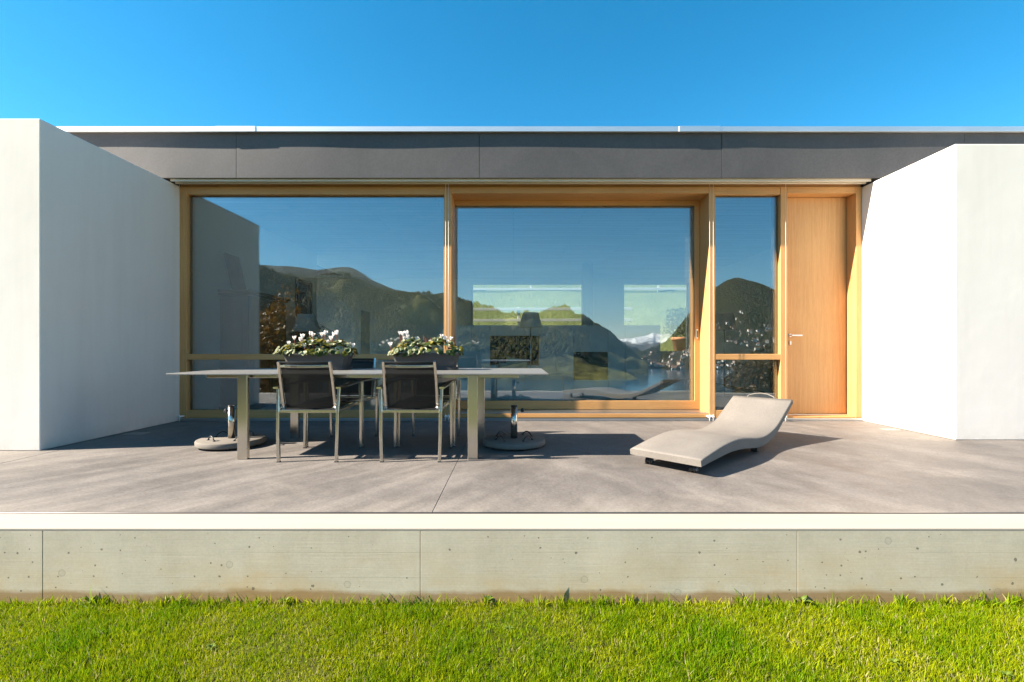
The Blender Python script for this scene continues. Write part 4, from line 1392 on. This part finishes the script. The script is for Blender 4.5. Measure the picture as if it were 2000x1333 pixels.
def planter(cx, heads, label, seed, bare):
    r_ = random.Random(seed)
    Y0 = 4.83
    o = thing('planter', (cx, Y0, 0.738), label, 'planter', 'flower troughs on the table')
    def section(hx, hy, ch, z):
        return [(-hx + ch, -hy, z), (hx - ch, -hy, z), (hx, -hy + ch, z), (hx, hy - ch, z), (hx - ch, hy, z), (-hx + ch, hy, z), (-hx, hy - ch, z), (-hx, -hy + ch, z)]
    def loft(rings, m, name, caps=(True, True)):
        b = MB(); k = b.mi(m)
        R_ = [[b.bm.verts.new(p) for p in r0] for r0 in rings]
        for A, B in zip(R_, R_[1:]):
            for j in range(8):
                f = b.bm.faces.new((A[j], A[(j + 1) % 8], B[(j + 1) % 8], B[j])); f.material_index = k
        if caps[0]:
            b.bm.faces.new(list(reversed(R_[0])))
        if caps[1]:
            b.bm.faces.new(R_[-1])
        return b.build(name, o)
    loft([section(.295, .085, .035, .0), section(.312, .098, .04, .004), section(.315, .100, .04, .026), section(.308, .094, .04, .026), section(.300, .088, .038, .012)], 'planter_plastic', 'saucer')
    loft([section(.288, .078, .03, .014), section(.322, .100, .035, .148), section(.330, .107, .037, .150), section(.330, .107, .037, .166), section(.318, .096, .035, .166), section(.314, .092, .033, .140)], 'planter_plastic', 'trough')
    b = MB()
    b.grid(lambda u, v: (-.308 + .616 * u, -.088 + .176 * v, .140 + .008 * mnoise.noise(Vector((u * 9, v * 5, seed)))), 14, 6, 'soil')
    b.build('soil', o)
    # foliage: three cyclamen plants, leaves one by one
    n = 0
    for k in range(250):
        px_ = r_.uniform(-0.36, 0.36)
        py_ = r_.uniform(-0.17, 0.15)
        dome = 0.208 + 0.088 * (1 - (px_ / 0.42) ** 2) * (1 - (py_ / 0.22) ** 2) + 0.022 * math.sin(px_ * 21 + seed)
        outside = abs(px_) > 0.325 or py_ < -0.105
        z = (r_.uniform(0.150, 0.205) if outside else dome * r_.uniform(0.84, 1.02))
        me = LEAVES[r_.choice((0, 1, 2, 2, 4, 4, 4, 4, 4, 3, 3))]
        lf = bpy.data.objects.new('leaf', me)
        COL.objects.link(lf)
        lf.parent = o
        s_ = r_.uniform(0.019, 0.034)
        lf.location = (px_, py_, z)
        lf.scale = (s_, s_, s_)
        tilt = r_.uniform(0.1, 0.7) + (0.6 if outside else 0)
        dirn = math.atan2(py_ * 2.2 + r_.uniform(-.1, .1), px_ + r_.uniform(-.2, .2))
        lf.rotation_euler = Matrix.Rotation(dirn, 4, 'Z').to_euler()
        rot = Matrix.Rotation(dirn, 3, 'Z') @ Matrix.Rotation(tilt, 3, 'Y') @ Matrix.Rotation(r_.uniform(0, 6.28), 3, 'Z')
        lf.rotation_euler = rot.to_euler()
    sc = 944 / Y0
    for (hx, hy) in heads:
        dy = r_.uniform(-0.06, 0.05)
        f = bpy.data.objects.new('flower', FLOWERS[r_.randrange(4)])
        COL.objects.link(f)
        f.parent = o
        s_ = r_.uniform(0.025, 0.034)
        zz_ = CAM_H + (681 - hy) / sc - 0.738
        f.location = ((hx - 1003) / sc - cx, dy, zz_ - 0.012)
        f.scale = (s_, s_, s_)
        f.rotation_euler = (r_.uniform(-.35, .35), r_.uniform(-.35, .35), r_.uniform(0, 6))
        st = bpy.data.objects.new('stem', STEMS[r_.randrange(3)])
        COL.objects.link(st)
        st.parent = f
        st.scale = (1 / s_, 1 / s_, 1 / s_)
        st.rotation_euler = f.rotation_euler.to_matrix().inverted().to_euler()
        st.location = (0, 0, -0.2)
    for (hx, hy) in bare:
        st = bpy.data.objects.new('stem', STEMS[0]); COL.objects.link(st); st.parent = o
        st.location = ((hx - 1003) / sc - cx, r_.uniform(-.04, .04), CAM_H + (681 - hy) / sc - 0.738)
    return o

planter(-1.945, [(568, 671), (577, 661), (584, 664), (593, 658), (606, 652), (615, 655), (625, 654), (632, 651), (650, 662), (653, 654), (662, 651), (682, 674), (689, 675), (599, 676), (637, 668)],
        'dark grey trough of white cyclamen nearer the left wall', 3, [(672, 662), (612, 664)])
planter(-0.868, [(780, 651), (788, 653), (796, 652), (797, 659), (790, 661), (815, 664), (862, 657), (868, 662), (880, 662), (765, 674), (843, 668), (874, 668)],
        'dark grey trough of white cyclamen in front of the mullion', 5, [(826, 658), (820, 661), (833, 662), (840, 660), (887, 664)])

# ------------------------------------------------------------------ umbrella feet
def umbrella_foot(x, y, label, knob_ang, hang):
    o = thing('umbrella_foot', (x, y, 0), label, 'umbrella stand', 'concrete umbrella feet')
    b = MB()
    b.lathe([(0, 0.014), (0.285, 0.014), (0.302, 0.020), (0.305, 0.030), (0.305, 0.062), (0.300, 0.069), (0.290, 0.073), (0, 0.073)], 'foot_concrete', 0, 0, 72)
    b.build('disc', o)
    b = MB()
    for k in range(5):
        an = k * 1.2566
        b.lathe([(0, 0.0), (0.022, 0.0), (0.022, 0.0135), (0, 0.0135)], 'black_plastic', 0.24 * math.cos(an), 0.24 * math.sin(an), 12)
    b.build('pad', o)
    b = MB()
    b.lathe([(0.026, 0.0735), (0.0325, 0.0735), (0.0325, 0.384), (0.026, 0.384), (0.026, 0.0735)], 'steel', 0, 0, 32)
    b.build('tube', o)
    b = MB(); b.lathe([(0.0265, 0.372), (0.0265, 0.3845), (0.0335, 0.3845), (0.0335, 0.392), (0.024, 0.392), (0.022, 0.372)], 'black_plastic', 0, 0, 28); b.build('collar', o)
    ca, sa = math.cos(knob_ang), math.sin(knob_ang)
    b = MB()
    b.tube([(0.032 * ca, 0.032 * sa, 0.345), (0.075 * ca, 0.075 * sa, 0.345)], 0.005, 'steel', 8)
    b.tube([(0.068 * ca, 0.068 * sa, 0.345), (0.072 * ca, 0.072 * sa, 0.345), (0.092 * ca, 0.092 * sa, 0.345), (0.096 * ca, 0.096 * sa, 0.345)], 0.019, 'black_plastic', 8, scales=[.8, 1, 1, .8])
    b.build('knob', o)
    for an in hang:
        b = MB()
        P = []
        for q in np.linspace(0, 1, 11):
            l_ = -0.062 + 0.124 * q
            h_ = 0.076 + 0.040 * math.sin(math.pi * q) ** 0.8
            rr = 0.185
            P.append((rr * math.cos(an) - l_ * math.sin(an), rr * math.sin(an) + l_ * math.cos(an), h_))
        b.tube(P, 0.0062, 'black_plastic', 8)
        for q in (0, -1):
            b.lathe([(0, 0.0732), (0.014, 0.0732), (0.010, 0.082), (0, 0.082)], 'black_plastic', P[q][0], P[q][1], 10)
        b.build('handle', o)
umbrella_foot(-2.765, 4.74, 'pale concrete umbrella foot with steel tube near the left wall', R(-95), (R(235), R(145), R(325), R(55)))
umbrella_foot(0.005, 4.735, 'shaded concrete umbrella foot with steel tube right of the table', R(5), (R(225), R(135), R(315), R(45)))

# ------------------------------------------------------------------ sun lounger
ux = Vector((0.72, 0.69, 0)).normalized()      # foot to head
uy = Vector((-0.69, 0.72, 0)).normalized()     # across, away from the camera
A0 = Vector((1.37, 3.535, 0))                  # near right foot corner
lo = thing('sun_lounger', tuple(A0 + uy * 0.3), 'beige wave-shaped cement sun lounger on the terrace', 'sun lounger', rz=math.atan2(ux.y, ux.x))
S = [0.0, 0.15, 0.30, 0.44, 0.58, 0.77, 0.95, 1.12, 1.25, 1.36, 1.50, 1.62, 1.75, 1.90, 2.08]
ZT = [0.130, 0.153, 0.174, 0.189, 0.197, 0.194, 0.174, 0.153, 0.147, 0.152, 0.174, 0.205, 0.262, 0.336, 0.424]
Sn = np.linspace(0, 2.08, 42)
# smooth the profile
def cr(xs_, ys_, x):
    i = int(np.clip(np.searchsorted(xs_, x) - 1, 0, len(xs_) - 2))
    x0_, x1_ = xs_[i], xs_[i + 1]
    def m(k):
        a_, b_ = max(k - 1, 0), min(k + 1, len(xs_) - 1)
        return (ys_[b_] - ys_[a_]) / (xs_[b_] - xs_[a_])
    t_ = (x - x0_) / (x1_ - x0_)
    h = x1_ - x0_
    return ((2 * t_ ** 3 - 3 * t_ ** 2 + 1) * ys_[i] + (t_ ** 3 - 2 * t_ ** 2 + t_) * h * m(i) + (-2 * t_ ** 3 + 3 * t_ ** 2) * ys_[i + 1] + (t_ ** 3 - t_ ** 2) * h * m(i + 1))
top = [(s_, cr(S, ZT, s_)) for s_ in Sn]
TH = 0.062
bot = []
for i, (s_, z_) in enumerate(top):
    a_ = top[max(i - 1, 0)]; b_ = top[min(i + 1, len(top) - 1)]
    dx_, dz_ = b_[0] - a_[0], b_[1] - a_[1]
    L_ = math.hypot(dx_, dz_)
    th_ = TH * (0.82 if s_ < 0.2 else 1.0) * (1.0 if s_ < 1.5 else 1.0 - 0.35 * (s_ - 1.5) / 0.58) * (1.35 if 0.5 < s_ < 1.3 else 1.15 if 0.3 < s_ < 1.45 else 1.0)
    th_ = np.interp(s_, [0, 0.3, 0.7, 1.1, 1.4, 1.75, 2.08], [0.050, 0.074, 0.090, 0.088, 0.074, 0.052, 0.042])
    bot.append((s_ + dz_ / L_ * th_, z_ - dx_ / L_ * th_))
bot[-1] = (bot[-1][0], bot[-1][1])
b = MB(); k = b.mi('lounger_shell')
Wd = 0.30
n_ = len(top)
ws = [-Wd, -Wd + 0.010, -0.1, 0.1, Wd - 0.010, Wd]
def row(i, wv_, edge):
    t_, q_ = top[i], bot[i]
    if edge:
        mx_ = (0.12 * q_[0] + 0.88 * t_[0], 0.12 * q_[1] + 0.88 * t_[1])
        return (mx_[0], wv_, mx_[1])
    return (t_[0], wv_, t_[1])
TV = [[b.bm.verts.new(row(i, w_, j in (0, 5))) for j, w_ in enumerate(ws)] for i in range(n_)]
BV = [[b.bm.verts.new((bot[i][0], w_, bot[i][1])) for w_ in (-Wd, Wd)] for i in range(n_)]
for i in range(n_ - 1):
    for j in range(5):
        f = b.bm.faces.new((TV[i][j], TV[i + 1][j], TV[i + 1][j + 1], TV[i][j + 1])); f.smooth = True
    f = b.bm.faces.new((BV[i][1], BV[i + 1][1], BV[i + 1][0], BV[i][0])); f.smooth = True
    f = b.bm.faces.new((TV[i][0], BV[i][0], BV[i + 1][0], TV[i + 1][0]))
    f = b.bm.faces.new((BV[i][1], TV[i][5], TV[i + 1][5], BV[i + 1][1]))
for i in (0, n_ - 1):
    b.bm.faces.new(TV[i] + [BV[i][1], BV[i][0]])
shell = b.build('shell', lo)
# carrying handle behind the head end
hs, hz_ = top[-1]
b = MB()
P = [(hs - 0.01, -0.135, hz_ - 0.02), (hs + 0.018, -0.115, hz_ + 0.012), (hs + 0.026, -0.05, hz_ + 0.036), (hs + 0.027, 0.02, hz_ + 0.042), (hs + 0.026, 0.08, hz_ + 0.034), (hs + 0.018, 0.14, hz_ + 0.012), (hs - 0.01, 0.16, hz_ - 0.02)]
b.tube(P, 0.006, 'lounger_shell', 10); b.build('handle', lo)
# castors at the foot end
for yy in (-0.19, 0.19):
    b = MB()
    b.bar([(0.135, yy, 0.062), (0.135, yy, 0.094)], 0.03, 0.03, 'black_plastic')
    b.bar([(0.120, yy, 0.03), (0.128, yy, 0.062)], 0.018, 0.03, 'black_plastic')
    co = b.build('castor', lo)
    for side_ in (-0.017, 0.017):
        w_ = MB()
        w_.tube([(0.118, yy + side_ - 0.008, 0.0275), (0.118, yy + side_ + 0.008, 0.0275)], 0.0275, 'black_plastic', 22)
        w_.tube([(0.118, yy + side_ - 0.0092, 0.0275), (0.118, yy + side_ + 0.0092, 0.0275)], 0.015, 'chrome', 14)
        w_.build('wheel', co)
# rear feet
for yy in (-0.22, 0.22):
    b = MB(); b.box(1.245, 1.30, yy - 0.03, yy + 0.03, 0.0, 0.072, 'black_plastic', 0.004); b.build('foot', lo)

# ------------------------------------------------------------------ the air between here and the far mountains
t = NT('haze')
pv = t.n.new('ShaderNodeVolumePrincipled')
pv.inputs['Color'].default_value = (0.66, 0.82, 1.0, 1)
pv.inputs['Density'].default_value = 2.2e-5
pv.inputs['Anisotropy'].default_value = 0.2
t.L(pv.outputs[0], t.out.inputs['Volume'])
M['haze'] = t.m
b = MB(); b.box(-16000, 16000, -12500, 300, -170, 1150, 'haze', 0)
hz = b.build('haze')
tag(hz, 'thin blue haze over the lake and the far mountains', kind='stuff')
